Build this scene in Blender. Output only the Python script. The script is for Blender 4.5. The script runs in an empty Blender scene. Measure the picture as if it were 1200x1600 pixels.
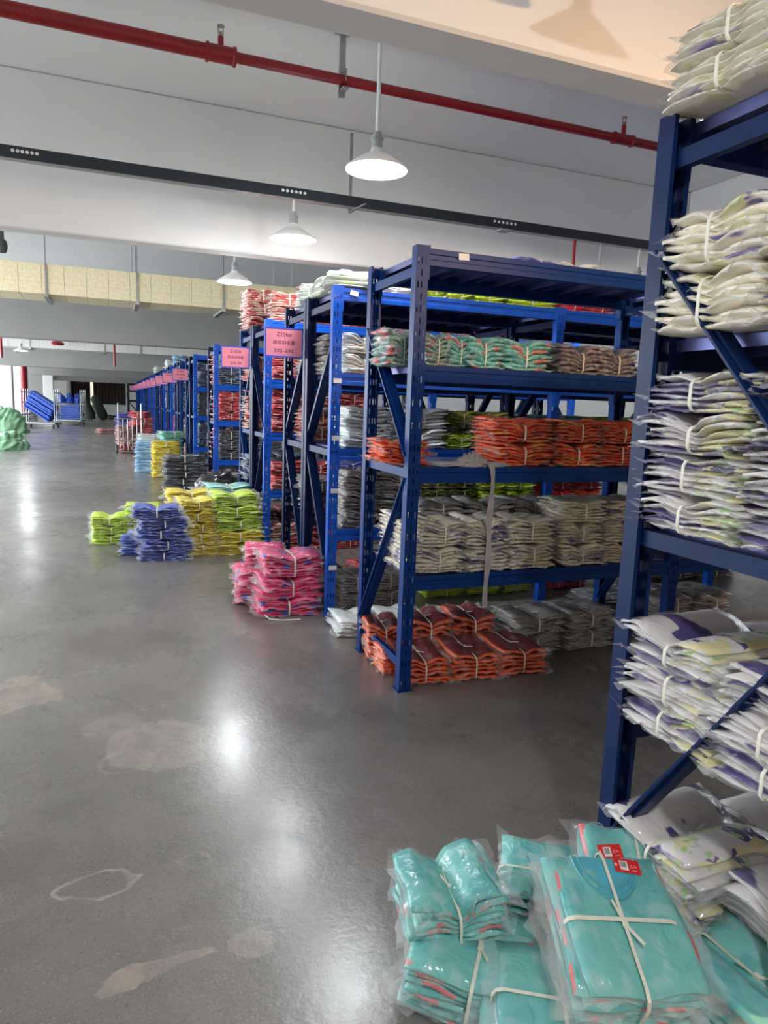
import bpy, bmesh, math, random
import numpy as np
from mathutils import Matrix, Vector, Euler
S = bpy.context.scene
COL = S.collection
R = math.radians

# ------------------------------------------------------------------ camera
FPX, YAW, PITCH, ROLL, HC = 1093.854, R(21.4459), R(8.6664), R(2.0904), 1.32
F = Vector((math.sin(YAW)*math.cos(PITCH), math.cos(YAW)*math.cos(PITCH), -math.sin(PITCH)))
R0 = Vector((math.cos(YAW), -math.sin(YAW), 0)); U0 = R0.cross(F)
RT = R0*math.cos(ROLL) + U0*math.sin(ROLL)
UP = -R0*math.sin(ROLL) + U0*math.cos(ROLL)
cd = bpy.data.cameras.new('camera'); cam = bpy.data.objects.new('camera', cd); COL.objects.link(cam)
cam.matrix_world = Matrix(((RT.x, UP.x, -F.x, 0), (RT.y, UP.y, -F.y, 0), (RT.z, UP.z, -F.z, HC), (0, 0, 0, 1)))
cd.sensor_fit = 'VERTICAL'; cd.sensor_height = 36; cd.lens = FPX/1600*36; cd.clip_start = .05; cd.clip_end = 300
S.camera = cam

# ------------------------------------------------------------------ world, view, lights
W = bpy.data.worlds.new('daylight'); S.world = W; W.use_nodes = True
bg = W.node_tree.nodes['Background']; bg.inputs[0].default_value = (.88, .95, 1, 1); bg.inputs[1].default_value = 5.5
S.view_settings.view_transform = 'Standard'; S.view_settings.look = 'None'
S.view_settings.exposure = 0.2; S.view_settings.gamma = 1; S.view_settings.use_curve_mapping = False
S.cycles.transparent_max_bounces = 24; S.cycles.max_bounces = 7; S.cycles.diffuse_bounces = 4
S.cycles.caustics_reflective = False; S.cycles.caustics_refractive = False
LAMP_W = 50.0       # watts of each pendant bulb
WARM = (1.0, .62, .33); WHITE = (.93, .97, 1.0)


def ray(x, y):
    return F + RT*((x-600)/FPX) - UP*((y-800)/FPX)


def onz(x, y, z):
    d = ray(x, y); return Vector((0, 0, HC)) + d*((z-HC)/d.z)


def onY(x, y, Y):
    d = ray(x, y); return Vector((0, 0, HC)) + d*(Y/d.y)


# ------------------------------------------------------------------ materials
def lin(r, g, b):
    f = lambda c: (c/255/12.92) if c/255 <= .04045 else ((c/255+.055)/1.055)**2.4
    return (f(r), f(g), f(b), 1)


def newmat(name):
    m = bpy.data.materials.new(name); m.use_nodes = True
    nt = m.node_tree; return m, nt, nt.nodes['Principled BSDF']


def node(nt, t, **kw):
    n = nt.nodes.new(t)
    for k, v in kw.items():
        if k.startswith('_'): setattr(n, k[1:], v)
        else: n.inputs[k].default_value = v
    return n


def mixc(nt, a, b, fac, mode='MIX'):
    n = nt.nodes.new('ShaderNodeMix'); n.data_type = 'RGBA'; n.blend_type = mode
    for sock, v in ((0, fac), (6, a), (7, b)):
        if hasattr(v, 'is_linked') or hasattr(v, 'links'): nt.links.new(v, n.inputs[sock])
        else: n.inputs[sock].default_value = v
    return n.outputs[2]


def ramp(nt, src, stops, interp='LINEAR'):
    n = nt.nodes.new('ShaderNodeValToRGB'); nt.links.new(src, n.inputs[0]); e = n.color_ramp; e.interpolation = interp
    while len(e.elements) < len(stops): e.elements.new(.5)
    for el, (p, c) in zip(e.elements, stops):
        el.position = p; el.color = c if len(c) == 4 else (*c, 1)
    return n.outputs[0]


def math_(nt, op, a, b=None, c=None):
    n = nt.nodes.new('ShaderNodeMath'); n.operation = op
    for i, v in enumerate((a, b, c)):
        if v is None: continue
        if hasattr(v, 'links'): nt.links.new(v, n.inputs[i])
        else: n.inputs[i].default_value = v
    return n.outputs[0]


def simple(name, col, rough=.5, metal=0, var=.08, scale=6, bump=0, coat=0, spec=.5):
    m, nt, p = newmat(name)
    tc = node(nt, 'ShaderNodeTexCoord'); nz = node(nt, 'ShaderNodeTexNoise', Scale=scale, Detail=5)
    nt.links.new(tc.outputs['Object'], nz.inputs['Vector'])
    c0 = [max(0, v*(1-var*2)) for v in col[:3]]+[1]; c1 = [min(1, v*(1+var*2)) for v in col[:3]]+[1]
    nt.links.new(ramp(nt, nz.outputs[0], [(.3, c0), (.7, c1)]), p.inputs['Base Color'])
    p.inputs['Roughness'].default_value = rough; p.inputs['Metallic'].default_value = metal
    p.inputs['Coat Weight'].default_value = coat; p.inputs['Specular IOR Level'].default_value = spec
    if bump:
        b = node(nt, 'ShaderNodeBump', Strength=bump, Distance=.01); nt.links.new(nz.outputs[0], b.inputs['Height'])
        nt.links.new(b.outputs[0], p.inputs['Normal'])
    return m


def emit(name, col, strength):
    m, nt, p = newmat(name); p.inputs['Base Color'].default_value = (*col[:3], 1)
    p.inputs['Emission Color'].default_value = (*col[:3], 1); p.inputs['Emission Strength'].default_value = strength
    return m


M = {}
M['wall'] = simple('white_plaster', (.80, .79, .77), .8, var=.015, scale=1.2, bump=.03)
M['slab'] = simple('white_ceiling_paint', (.88, .88, .87), .8, var=.01, scale=1.2)
M['grey_wall'] = simple('grey_plaster', (.30, .29, .28), .8, var=.03, scale=1.2)
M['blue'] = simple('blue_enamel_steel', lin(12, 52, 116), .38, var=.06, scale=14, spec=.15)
M['bluelit'] = simple('lit_blue_enamel_steel', lin(26, 84, 188), .38, var=.06, scale=14, spec=.15)  # same blue enamel, light on the lit posts painted into the colour
M['blueshaded'] = simple('shaded_blue_enamel_steel', lin(12, 36, 80), .38, var=.06, scale=14, spec=.15)  # same blue enamel, darkened to paint in the shade on unlit posts
M['panel'] = simple('shelf_panel_steel', lin(92, 98, 150), .32, metal=.5, var=.06, scale=9)
M['red_pipe'] = simple('red_pipe_paint', lin(140, 16, 24), .35, var=.08, scale=10)
M['tray'] = simple('dark_trunking_steel', lin(52, 56, 62), .35, metal=.5, var=.05)
M['steel'] = simple('galvanised_steel', lin(165, 168, 168), .35, metal=.85, var=.08, scale=20)
M['greypaint'] = simple('grey_enamel', lin(150, 152, 152), .45, var=.04)
M['shade_out'] = simple('white_enamel_shade', (.72, .74, .72), .35, var=.02)
M['bulb_white'] = emit('lit_bulb', (1, 1, 1), 12)
M['bulb_warm'] = emit('lit_warm_bulb', (1, .85, .65), 12)
M['duct'] = simple('aluminium_foil_insulation', lin(248, 230, 190), .5, metal=0, var=.07, scale=30, bump=.25)
M['duct2'] = simple('pale_foil_insulation', lin(225, 225, 218), .5, metal=0, var=.05, scale=30, bump=.2)
M['black'] = simple('black_plastic', lin(28, 28, 30), .5, var=.1)
M['rubber'] = simple('grey_rubber', lin(70, 70, 72), .7)
M['curtain'] = simple('brown_curtain_cloth', lin(56, 44, 40), .9, var=.15, scale=3)
M['sign_frame'] = simple('sign_blue_frame', lin(60, 90, 205), .4)
M['pink'] = simple('pink_paper', lin(255, 150, 168), .7, var=.01)
M['ink'] = simple('dark_ink', lin(95, 48, 66), .8, var=.02)
M['label'] = simple('white_sticker', (.85, .85, .83), .5, var=.02)
M['redtag'] = simple('red_card', lin(222, 40, 40), .35, var=.03, coat=.4)
M['strap'] = simple('white_twine', lin(232, 228, 212), .5, var=.05, scale=40)
M['greyrag'] = simple('grey_rag_cloth', lin(176, 166, 164), .85, var=.06, scale=30, bump=.2)
M['tarp'] = simple('green_tarpaulin', lin(134, 182, 142), .38, var=.12, scale=5, bump=.1)
M['sack'] = simple('dark_green_sack', lin(36, 54, 42), .7, var=.12, scale=5)
M['board'] = simple('blue_board', lin(46, 92, 200), .4, var=.1, scale=3)
M['blackbag'] = simple('black_bin_bag', lin(40, 40, 42), .3, var=.1, scale=20, coat=.4)
M['daylit'] = emit('daylit_window_gap', (1, .93, .7), 1.0)
M['sprinkler'] = simple('brass_sprinkler', lin(150, 140, 120), .3, metal=.9)
# clear film
m, nt, p = newmat('clear_plastic_film')
p.inputs['Base Color'].default_value = (.86, .87, .87, 1); p.inputs['Roughness'].default_value = .16
p.inputs['Specular IOR Level'].default_value = .7
tr = node(nt, 'ShaderNodeBsdfTransparent'); mx = node(nt, 'ShaderNodeMixShader'); lw = node(nt, 'ShaderNodeLayerWeight', Blend=.35)
nt.links.new(ramp(nt, lw.outputs['Facing'], [(.0, (.12,)*3), (1, (.5,)*3)]), mx.inputs[0])
nt.links.new(tr.outputs[0], mx.inputs[1]); nt.links.new(p.outputs[0], mx.inputs[2])
nt.links.new(mx.outputs[0], nt.nodes['Material Output'].inputs[0])
M['film'] = m


def fabric(name, A, B=None, Cc=None, bth=.56, cth=.66, sc=9, haze=.10, coat=.55, edge=None, eth=.62, stripe=False, cend=False, solid=None, acc=None, cedge=False):
    """garment cloth seen through its clear bag: base A, patches B and accents Cc, a different tint per garment"""
    m, nt, p = newmat(name)
    tc = node(nt, 'ShaderNodeTexCoord'); oi = node(nt, 'ShaderNodeObjectInfo')
    at = node(nt, 'ShaderNodeAttribute', _attribute_name='Col'); sp = node(nt, 'ShaderNodeSeparateColor'); nt.links.new(at.outputs['Color'], sp.inputs[0])
    w = math_(nt, 'MULTIPLY_ADD', sp.outputs[0], 7.3, math_(nt, 'MULTIPLY', oi.outputs['Random'], 31.0))
    def nz(scale, off, st=None):
        n = node(nt, 'ShaderNodeTexNoise', _noise_dimensions='4D', Scale=scale, Detail=2.0, Roughness=.45)
        src = tc.outputs['Object']
        if st:
            mp = node(nt, 'ShaderNodeMapping'); mp.inputs['Scale'].default_value = st; nt.links.new(src, mp.inputs[0]); src = mp.outputs[0]
        nt.links.new(src, n.inputs['Vector']); nt.links.new(math_(nt, 'ADD', w, off), n.inputs['W']); return n.outputs[0]
    c = A
    cs = mixc(nt, [v*.80 for v in A[:3]]+[1], [min(1, v*1.12) for v in A[:3]]+[1], sp.outputs[0])
    if B: cs = mixc(nt, cs, B, ramp(nt, nz(sc, 0, (.28, 1.3, 1.3) if stripe else None), [(bth-.012, (0, 0, 0)), (bth+.012, (1, 1, 1))]))
    if edge: cs = mixc(nt, cs, edge, ramp(nt, sp.outputs[1], [(eth, (0, 0, 0)), (eth+.08, (1, 1, 1))]))
    if solid: cs = mixc(nt, cs, B, ramp(nt, sp.outputs[0], [(solid, (0, 0, 0)), (solid+.01, (.85,)*3)]))
    if Cc:
        cm = ramp(nt, nz(sc*1.4, 17.0), [(cth-.012, (0, 0, 0)), (cth+.012, (1, 1, 1))])
        if cend: cm = math_(nt, 'MULTIPLY', cm, ramp(nt, sp.outputs[2], [(.45, (0, 0, 0)), (.7, (1, 1, 1))]))
        if cedge: cm = math_(nt, 'MULTIPLY', cm, ramp(nt, sp.outputs[1], [(.93, (0, 0, 0)), (.97, (1, 1, 1))]))
        cs = mixc(nt, cs, Cc, cm)
    if acc: cs = mixc(nt, cs, acc, math_(nt, 'MULTIPLY', ramp(nt, nz(30, 9.0), [(.60, (0, 0, 0)), (.62, (1, 1, 1))]), ramp(nt, sp.outputs[2], [(.5, (0, 0, 0)), (.75, (1, 1, 1))])))
    cs = mixc(nt, cs, (.78, .79, .79, 1), ramp(nt, nz(22, 5.0), [(.50, (haze*.35,)*3), (.72, (haze*2.6,)*3)]))
    nt.links.new(cs, p.inputs['Base Color'])
    p.inputs['Roughness'].default_value = .55; p.inputs['Coat Weight'].default_value = coat; p.inputs['Coat Roughness'].default_value = .14
    b = node(nt, 'ShaderNodeBump', Strength=.40, Distance=.012)
    n2 = node(nt, 'ShaderNodeTexNoise', Scale=19.0, Detail=2.0, Distortion=1.4); nt.links.new(tc.outputs['Object'], n2.inputs['Vector'])
    nt.links.new(n2.outputs[0], b.inputs['Height']); nt.links.new(b.outputs[0], p.inputs['Normal']); nt.links.new(b.outputs[0], p.inputs['Coat Normal'])
    return m


STY = {   # style: (material, words)
 'teal': (fabric('teal_jersey', lin(112, 196, 190), lin(88, 178, 176), lin(226, 106, 108), .55, .60, 8, .13, cedge=True), 'teal'),
 'tealred': (fabric('teal_coral_jersey', lin(120, 158, 150), lin(214, 92, 92), lin(60, 62, 66), .58, .70, 9), 'teal-coral'),
 'cream': (fabric('cream_jersey', lin(232, 222, 202), lin(96, 78, 140), lin(214, 208, 160), .60, .60, 12, .12, stripe=True), 'cream'),
 'white_purple': (fabric('white_purple_jersey', lin(226, 220, 218), lin(74, 58, 120), lin(226, 216, 164), .58, .53, 12, .08, stripe=True, cend=True, solid=.92, acc=lin(176, 206, 140)), 'white-purple'),
 'drab': (fabric('grey_cream_jersey', lin(172, 166, 158), lin(122, 116, 124), lin(78, 74, 86), .55, .66, 10, .14), 'grey-cream'),
 'orange': (fabric('orange_jersey', lin(240, 88, 22), lin(240, 160, 60), lin(120, 24, 24), .60, .64, 9, .06), 'orange'),
 'orange_top': (fabric('dark_red_jersey', lin(112, 18, 24), lin(60, 12, 16), None, .70, .7, 5, .05, edge=lin(240, 92, 24), eth=.90), 'dark red-orange'),
 'lime': (fabric('lime_jersey', lin(200, 232, 40), lin(226, 244, 110), lin(70, 88, 40), .60, .70, 9), 'lime'),
 'lime_dark': (fabric('olive_lime_jersey', lin(150, 168, 30), lin(84, 92, 38), lin(48, 54, 40), .55, .64, 12), 'olive lime'),
 'yellow': (fabric('yellow_jersey', lin(255, 226, 46), lin(255, 238, 130), lin(130, 118, 60), .60, .76, 9), 'yellow'),
 'blue': (fabric('blue_jersey', lin(60, 86, 184), lin(44, 60, 140), lin(200, 204, 214), .58, .68, 8), 'blue'),
 'pink': (fabric('pink_jersey', lin(240, 66, 126), lin(246, 120, 160), lin(46, 110, 208), .66, .64, 7), 'pink-blue'),
 'red': (fabric('red_jersey', lin(214, 46, 52), lin(236, 150, 146), lin(226, 214, 206), .58, .64, 10), 'red-white'),
 'redcream': (fabric('red_cream_jersey', lin(206, 170, 156), lin(196, 50, 50), lin(236, 226, 216), .52, .62, 12), 'red-cream'),
 'rose': (fabric('rose_red_jersey', lin(206, 40, 78), lin(230, 90, 120), lin(120, 30, 50), .60, .66, 9), 'crimson'),
 'white': (fabric('white_jersey', lin(240, 243, 243), lin(222, 236, 231), lin(206, 206, 206), .60, .70, 8), 'white'),
 'whitegreen': (fabric('white_lime_jersey', lin(226, 232, 220), lin(200, 222, 140), lin(150, 160, 150), .63, .68, 10), 'white-lime'),
 'mint': (fabric('mint_jersey', lin(140, 206, 190), lin(180, 226, 214), None, .55, .7, 8), 'mint'),
 'grey': (fabric('grey_jersey', lin(150, 150, 148), lin(110, 110, 112), lin(210, 210, 208), .56, .64, 10), 'grey'),
 'dark': (fabric('charcoal_jersey', lin(88, 90, 96), lin(56, 58, 64), lin(190, 192, 196), .56, .66, 11), 'charcoal'),
 'navy': (fabric('navy_grey_jersey', lin(92, 110, 136), lin(52, 62, 88), lin(196, 210, 220), .55, .62, 11), 'navy-grey'),
 'slate': (fabric('slate_jersey', lin(112, 110, 124), lin(82, 80, 100), lin(150, 110, 110), .56, .66, 10), 'slate'),
 'sky': (fabric('sky_blue_jersey', lin(150, 196, 228), lin(200, 226, 240), None, .55, .7, 8), 'pale blue'),
 'violet': (fabric('violet_jersey', lin(86, 90, 190), lin(150, 150, 220), None, .57, .7, 8), 'violet'),
}
ORD = ['first', 'second', 'third', 'fourth', 'fifth', 'sixth', 'seventh', 'eighth', 'ninth', 'tenth', 'eleventh', 'twelfth', 'thirteenth', 'fourteenth']


# ------------------------------------------------------------------ object helpers
def link(o, parent=None, loc=None, rot=None, scale=None):
    COL.objects.link(o)
    if parent: o.parent = parent
    if loc is not None: o.location = loc
    if rot is not None: o.rotation_euler = rot
    if scale is not None: o.scale = scale
    return o


def tag(o, label=None, cat=None, group=None, kind=None):
    if label: o['label'] = label
    if cat: o['category'] = cat
    if group: o['group'] = group
    if kind: o['kind'] = kind
    return o


def thing(name, label, cat, loc=(0, 0, 0), rot=(0, 0, 0), group=None):
    return tag(link(bpy.data.objects.new(name, None), None, loc, rot), label, cat, group)


class MB:
    """collects boxes, prisms, tubes and lathes; mesh() makes one mesh datablock"""
    def __init__(s): s.v = []; s.f = []; s.sm = []
    def add(s, v, f, smooth=False):
        o = len(s.v); s.v += [tuple(p) for p in v]; s.f += [tuple(i+o for i in q) for q in f]; s.sm += [smooth]*len(f); return s
    def box(s, x0, x1, y0, y1, z0, z1):
        return s.add([(x0, y0, z0), (x1, y0, z0), (x1, y1, z0), (x0, y1, z0), (x0, y0, z1), (x1, y0, z1), (x1, y1, z1), (x0, y1, z1)],
                     [(0, 3, 2, 1), (4, 5, 6, 7), (0, 1, 5, 4), (1, 2, 6, 5), (2, 3, 7, 6), (3, 0, 4, 7)])
    def prism(s, prof, axis, a, b):
        """closed 2-D outline swept along an axis from a to b"""
        n = len(prof)
        def P(p, t): return (t, p[0], p[1]) if axis == 'x' else ((p[0], t, p[1]) if axis == 'y' else (p[0], p[1], t))
        v = [P(p, a) for p in prof]+[P(p, b) for p in prof]
        f = [(i, (i+1) % n, n+(i+1) % n, n+i) for i in range(n)]+[tuple(range(n-1, -1, -1)), tuple(range(n, 2*n))]
        return s.add(v, f)
    def bar(s, p, q, w, h, up=(0, 0, 1)):
        p = Vector(p); q = Vector(q); d = (q-p).normalized(); a = d.cross(Vector(up))
        if a.length < 1e-4: a = d.cross(Vector((0, 1, 0)))
        a.normalize(); b = a.cross(d)
        v = [e+a*(i*w/2)+b*(j*h/2) for e in (p, q) for i, j in ((-1, -1), (1, -1), (1, 1), (-1, 1))]
        return s.add(v, [(0, 1, 2, 3), (7, 6, 5, 4), (0, 4, 5, 1), (1, 5, 6, 2), (2, 6, 7, 3), (3, 7, 4, 0)])
    def tube(s, pts, r, n=8, caps=True):
        pts = [Vector(p) for p in pts]; rings = []
        rr = r if isinstance(r, (list, tuple)) else [r]*len(pts)
        for i, p in enumerate(pts):
            d = (pts[min(i+1, len(pts)-1)]-pts[max(i-1, 0)]).normalized()
            a = d.cross(Vector((0, 0, 1)))
            if a.length < .05: a = d.cross(Vector((1, 0, 0)))
            a.normalize(); b = a.cross(d)
            rings.append([p+a*(math.cos(t)*rr[i])+b*(math.sin(t)*rr[i]) for t in [2*math.pi*k/n for k in range(n)]])
        v = [q for r_ in rings for q in r_]; f = []
        for i in range(len(pts)-1):
            for k in range(n):
                f.append((i*n+k, i*n+(k+1) % n, (i+1)*n+(k+1) % n, (i+1)*n+k))
        if caps: f += [tuple(range(n-1, -1, -1)), tuple(range((len(pts)-1)*n, len(pts)*n))]
        return s.add(v, f, True)
    def lathe(s, prof, n=24, c=(0, 0, 0)):
        v = []; f = []; m = len(prof)
        for r, z in prof:
            for k in range(n):
                t = 2*math.pi*k/n; v.append((c[0]+r*math.cos(t), c[1]+r*math.sin(t), c[2]+z))
        for i in range(m-1):
            for k in range(n): f.append((i*n+k, i*n+(k+1) % n, (i+1)*n+(k+1) % n, (i+1)*n+k))
        return s.add(v, f, True)
    def mesh(s, name, mat, bevel=0):
        me = bpy.data.meshes.new(name); me.from_pydata(s.v, [], s.f)
        me.polygons.foreach_set('use_smooth', s.sm); me.materials.append(mat)
        if bevel or any(s.sm):
            b = bmesh.new(); b.from_mesh(me)
            if bevel: bmesh.ops.bevel(b, geom=b.edges[:], offset=bevel, segments=1, affect='EDGES', clamp_overlap=True)
            bmesh.ops.recalc_face_normals(b, faces=b.faces)
            b.to_mesh(me); b.free()
            if any(s.sm): me.set_sharp_from_angle(angle=R(45))
        me.update(); return me


def part(name, me, parent, loc=(0, 0, 0), rot=(0, 0, 0), scale=(1, 1, 1), label=None):
    o = link(bpy.data.objects.new(name, me), parent, loc, rot, scale)
    if label: o['label'] = label
    return o


def struct(name, mb, mat, bevel=0):
    o = part(name, mb.mesh(name, mat, bevel), None); o['kind'] = 'structure'; return o


# ================================================================== STRUCTURE
# floor: polished concrete, worn patches and repair stains
m, nt, p = newmat('polished_concrete')
tc = node(nt, 'ShaderNodeTexCoord'); V = tc.outputs['Object']
def fn(scale, detail=6, rough=.6, dist=0.):
    n = node(nt, 'ShaderNodeTexNoise', Scale=scale, Detail=detail, Roughness=rough, Distortion=dist); nt.links.new(V, n.inputs['Vector']); return n.outputs[0]
base = mixc(nt, lin(98, 94, 91), lin(144, 140, 135), ramp(nt, fn(.55, 5), [(.32, (0, 0, 0)), (.68, (1, 1, 1))]))
base = mixc(nt, base, lin(142, 134, 124), ramp(nt, fn(.9, 3), [(.56, (0, 0, 0)), (.8, (.6,)*3)]))
base = mixc(nt, base, lin(84, 82, 80), ramp(nt, fn(3.0, 8, .65, .6), [(.52, (0, 0, 0)), (.75, (.6,)*3)]))
base = mixc(nt, base, lin(176, 170, 160), ramp(nt, fn(160, 2), [(.60, (0, 0, 0)), (.70, (.7,)*3)]))
base = mixc(nt, base, lin(52, 50, 48), ramp(nt, fn(90, 3), [(.60, (0, 0, 0)), (.72, (.7,)*3)]))
nd = node(nt, 'ShaderNodeTexNoise', Scale=5.0, Detail=4.0); nt.links.new(V, nd.inputs['Vector'])
vm = node(nt, 'ShaderNodeVectorMath', _operation='SUBTRACT'); nt.links.new(nd.outputs[1], vm.inputs[0]); vm.inputs[1].default_value = (.5, .5, .5)
brk = ramp(nt, fn(16, 5, .65), [(.38, (.45,)*3), (.58, (1, 1, 1))])
def stain(cx, cy, rx, ry, ang, col, amt, ring=False, warp=.30):
    """a repair patch of its own shape on the concrete"""
    global base
    vs = node(nt, 'ShaderNodeVectorMath', _operation='SCALE', Scale=warp*2); nt.links.new(vm.outputs[0], vs.inputs[0])
    va = node(nt, 'ShaderNodeVectorMath', _operation='ADD'); nt.links.new(V, va.inputs[0]); nt.links.new(vs.outputs[0], va.inputs[1])
    mp = node(nt, 'ShaderNodeMapping', _vector_type='TEXTURE'); mp.inputs['Location'].default_value = (cx, cy, 0)
    mp.inputs['Rotation'].default_value = (0, 0, ang); mp.inputs['Scale'].default_value = (rx, ry, 1e3)
    nt.links.new(va.outputs[0], mp.inputs[0])
    ln = node(nt, 'ShaderNodeVectorMath', _operation='LENGTH'); nt.links.new(mp.outputs[0], ln.inputs[0]); d = ln.outputs[1]
    st = [(.0, (0, 0, 0)), (.74, (.0, .0, .0)), (.88, (amt,)*3), (.97, (amt,)*3), (1.0, (0, 0, 0))] if ring else [(.0, (amt*.8,)*3), (.86, (amt,)*3), (.93, (amt*1.15,)*3), (1.0, (0, 0, 0))]
    base = mixc(nt, base, col, math_(nt, 'MULTIPLY', ramp(nt, d, st), brk))
stain(.14, 2.66, .19, .21, 0, lin(176, 164, 152), .7, warp=.16)
stain(-.03, 2.86, .13, .10, .3, lin(164, 156, 144), .6, warp=.08)
stain(.03, 2.55, .10, .09, 0, lin(176, 166, 154), .45, True, .05)
stain(-.04, 1.89, .12, .055, .1, lin(186, 178, 168), .70, True, .11)
stain(.19, 1.90, .055, .035, .2, lin(170, 164, 156), .5, True, .12)
stain(.07, 1.535, .125, .030, .12, lin(182, 168, 152), .75, warp=.10)
stain(.27, 1.55, .05, .05, 0, lin(172, 160, 146), .6, warp=.1)
stain(.50, 1.90, .05, .04, 0, lin(70, 68, 66), .8, warp=.1)
stain(-.42, 3.30, .20, .20, 0, lin(180, 164, 150), .7, warp=.2)
nt.links.new(base, p.inputs['Base Color'])
rr = ramp(nt, fn(1.4, 7, .62, .5), [(.30, (.13,)*3), (.58, (.27,)*3), (.8, (.42,)*3)])
rr2 = math_(nt, 'ADD', rr, math_(nt, 'MULTIPLY', fn(120, 3), .10))
nt.links.new(rr2, p.inputs['Roughness']); p.inputs['Specular IOR Level'].default_value = .55
nt.links.new(ramp(nt, fn(1.1, 6, .6, .4), [(.38, (.08,)*3), (.62, (.45,)*3)]), p.inputs['Coat Weight']); p.inputs['Coat Roughness'].default_value = .20
bp = node(nt, 'ShaderNodeBump', Strength=.10, Distance=.01); nt.links.new(fn(45, 5, .6), bp.inputs['Height']); nt.links.new(bp.outputs[0], p.inputs['Normal'])
M['floor'] = m
struct('floor', MB().box(-7.5, 12.2, -3.5, 48, -.2, 0), M['floor'])

ZB, ZC = 2.57, 3.72          # underside of beams, underside of slab
struct('ceiling', MB().box(-7.5, 12.2, -3.5, 48, ZC, ZC+.2), M['slab'])
def beam(y0, y1, z0=ZB, mat='wall'):
    struct('ceiling_beam', MB().box(-7.5, 12, y0, y1, z0, ZC-.002), M[mat], .012)
beam(2.33, 2.52); beam(6.32, 6.52)
beam(18.7, 19.1, 2.57, 'grey_wall')
beam(30.5, 30.9, 2.30, 'grey_wall'); beam(38.0, 38.3, 2.17, 'grey_wall'); beam(44.5, 44.8, 2.05, 'grey_wall')
struct('ceiling_beam', MB().box(5.9, 6.3, -5, 6.31, ZB, ZC-.002), M['wall'], .012)
# far wall and right wall, each with window openings
struct('wall_far', MB().box(-7.5, 12, 47.0, 47.2, 0, ZC), M['wall'])
struct('wall_left', MB().box(-7.5, -7.3, -3.5, 2.2, 0, ZC), M['wall'])  # unseen stretch of wall, added to keep daylight off the near area
struct('wall_back', MB().box(-7.5, 12.2, -3.6, -3.5, 0, ZC), M['wall'])
struct('wall_right', MB().box(12, 12.2, -3.5, 48, 0, 1.0).box(12, 12.2, -3.5, 48, 2.9, ZC).box(12, 12.2, 9, 48, 1.0, 2.9).box(12, 12.2, -3.5, 4, 1.0, 2.9), M['wall'])
# columns on the left
def column(x0, x1, y0, y1, z1):
    return struct('column', MB().box(x0, x1, y0, y1, 0, z1), M['wall'], .02)
column(-4.6, -3.47, 30.45, 31.0, 2.299)
column(-3.95, -3.42, 35.2, 35.7, ZC)
column(-3.4, -2.9, 43.0, 43.4, ZC)
column(-2.45, -2.2, 46.3, 46.8, ZC)


# ================================================================== RACKS
DY, BAY, POSTW, POSTD, RH = .61, 1.55, .058, .05, 2.0
LV = [.55, 1.05, 1.50, 1.99]


def upright_mesh(name, mat):
    b = bmesh.new()
    xs = [0, .008, .014, .025, .031, .042, .048, POSTW]
    zs = [0]
    k = 0
    while zs[-1] < RH-.05:
        z = k*.05+.022; zs += [z, z+.014, k*.05+.05]; k += 1
    zs = [z for z in zs if z < RH]+[RH]
    g = {}
    def vv(x, y, z):
        key = (round(x, 4), round(y, 4), round(z, 4))
        if key not in g: g[key] = b.verts.new(key)
        return g[key]
    for j in range(len(zs)-1):
        hole_row = abs((zs[j+1]-zs[j])-.014) < 1e-4
        rowk = int(zs[j]/.05)
        for i in range(7):
            if hole_row and ((i in (1, 5) and rowk % 2 == 0) or (i == 3)): continue
            b.faces.new((vv(xs[i], 0, zs[j]), vv(xs[i+1], 0, zs[j]), vv(xs[i+1], 0, zs[j+1]), vv(xs[i], 0, zs[j+1])))
    for x, dx in ((0, .012), (POSTW, -.012)):
        for j in range(len(zs)-1):
            b.faces.new((vv(x, 0, zs[j]), vv(x, POSTD, zs[j]), vv(x, POSTD, zs[j+1]), vv(x, 0, zs[j+1])))
            b.faces.new((vv(x, POSTD, zs[j]), vv(x+dx, POSTD, zs[j]), vv(x+dx, POSTD, zs[j+1]), vv(x, POSTD, zs[j+1])))
    bmesh.ops.recalc_face_normals(b, faces=b.faces)
    bmesh.ops.solidify(b, geom=b.faces[:], thickness=.0025)
    # foot plate
    r = bmesh.ops.create_cube(b, size=1)
    bmesh.ops.scale(b, vec=(.075, .07, .006), verts=r['verts']); bmesh.ops.translate(b, vec=(POSTW/2, .03, .003), verts=r['verts'])
    me = bpy.data.meshes.new(name); b.to_mesh(me); b.free(); me.materials.append(mat); return me


RM = {}
for key, mat in (('', M['blue']), ('b', M['bluelit']), ('d', M['blueshaded'])):  # one enamel in plain, lit and shaded copies
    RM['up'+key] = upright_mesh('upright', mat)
    # beam: stepped box profile, outer face at y=0, bent end connectors with hooks
    L = BAY-POSTW-.004
    mb = MB().prism([(0, -.07), (.040, -.07), (.040, -.012), (.030, -.012), (.030, 0), (0, 0), (0, -.022), (.004, -.026), (.004, -.044), (0, -.048)], 'x', 0, L)
    mb.box(-.003, .004, -.004, .042, -.13, .012).box(L-.004, L+.003, -.004, .042, -.13, .012)
    RM['beam'+key] = mb.mesh('beam', mat)
    RM['cross'+key] = MB().prism([(-.012, -.02), (.012, -.02), (.012, .02), (.006, .02), (.006, -.012), (-.006, -.012), (-.006, .02), (-.012, .02)], 'y', .012, DY-.012).mesh('crossbar', mat)
    for nm, (ya, za, yb, zb) in {'hi': (DY-.03, 1.70, .03, 1.10), 'lo': (.03, 1.0, DY-.03, .20)}.items():
        RM['diag_'+nm+key] = MB().bar((0, ya, za), (0, yb, zb), .024, .042, (1, 0, 0)).bar((-.013, ya, za), (-.013, yb, zb), .006, .052, (1, 0, 0)).mesh('diagonal_brace', mat)
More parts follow.
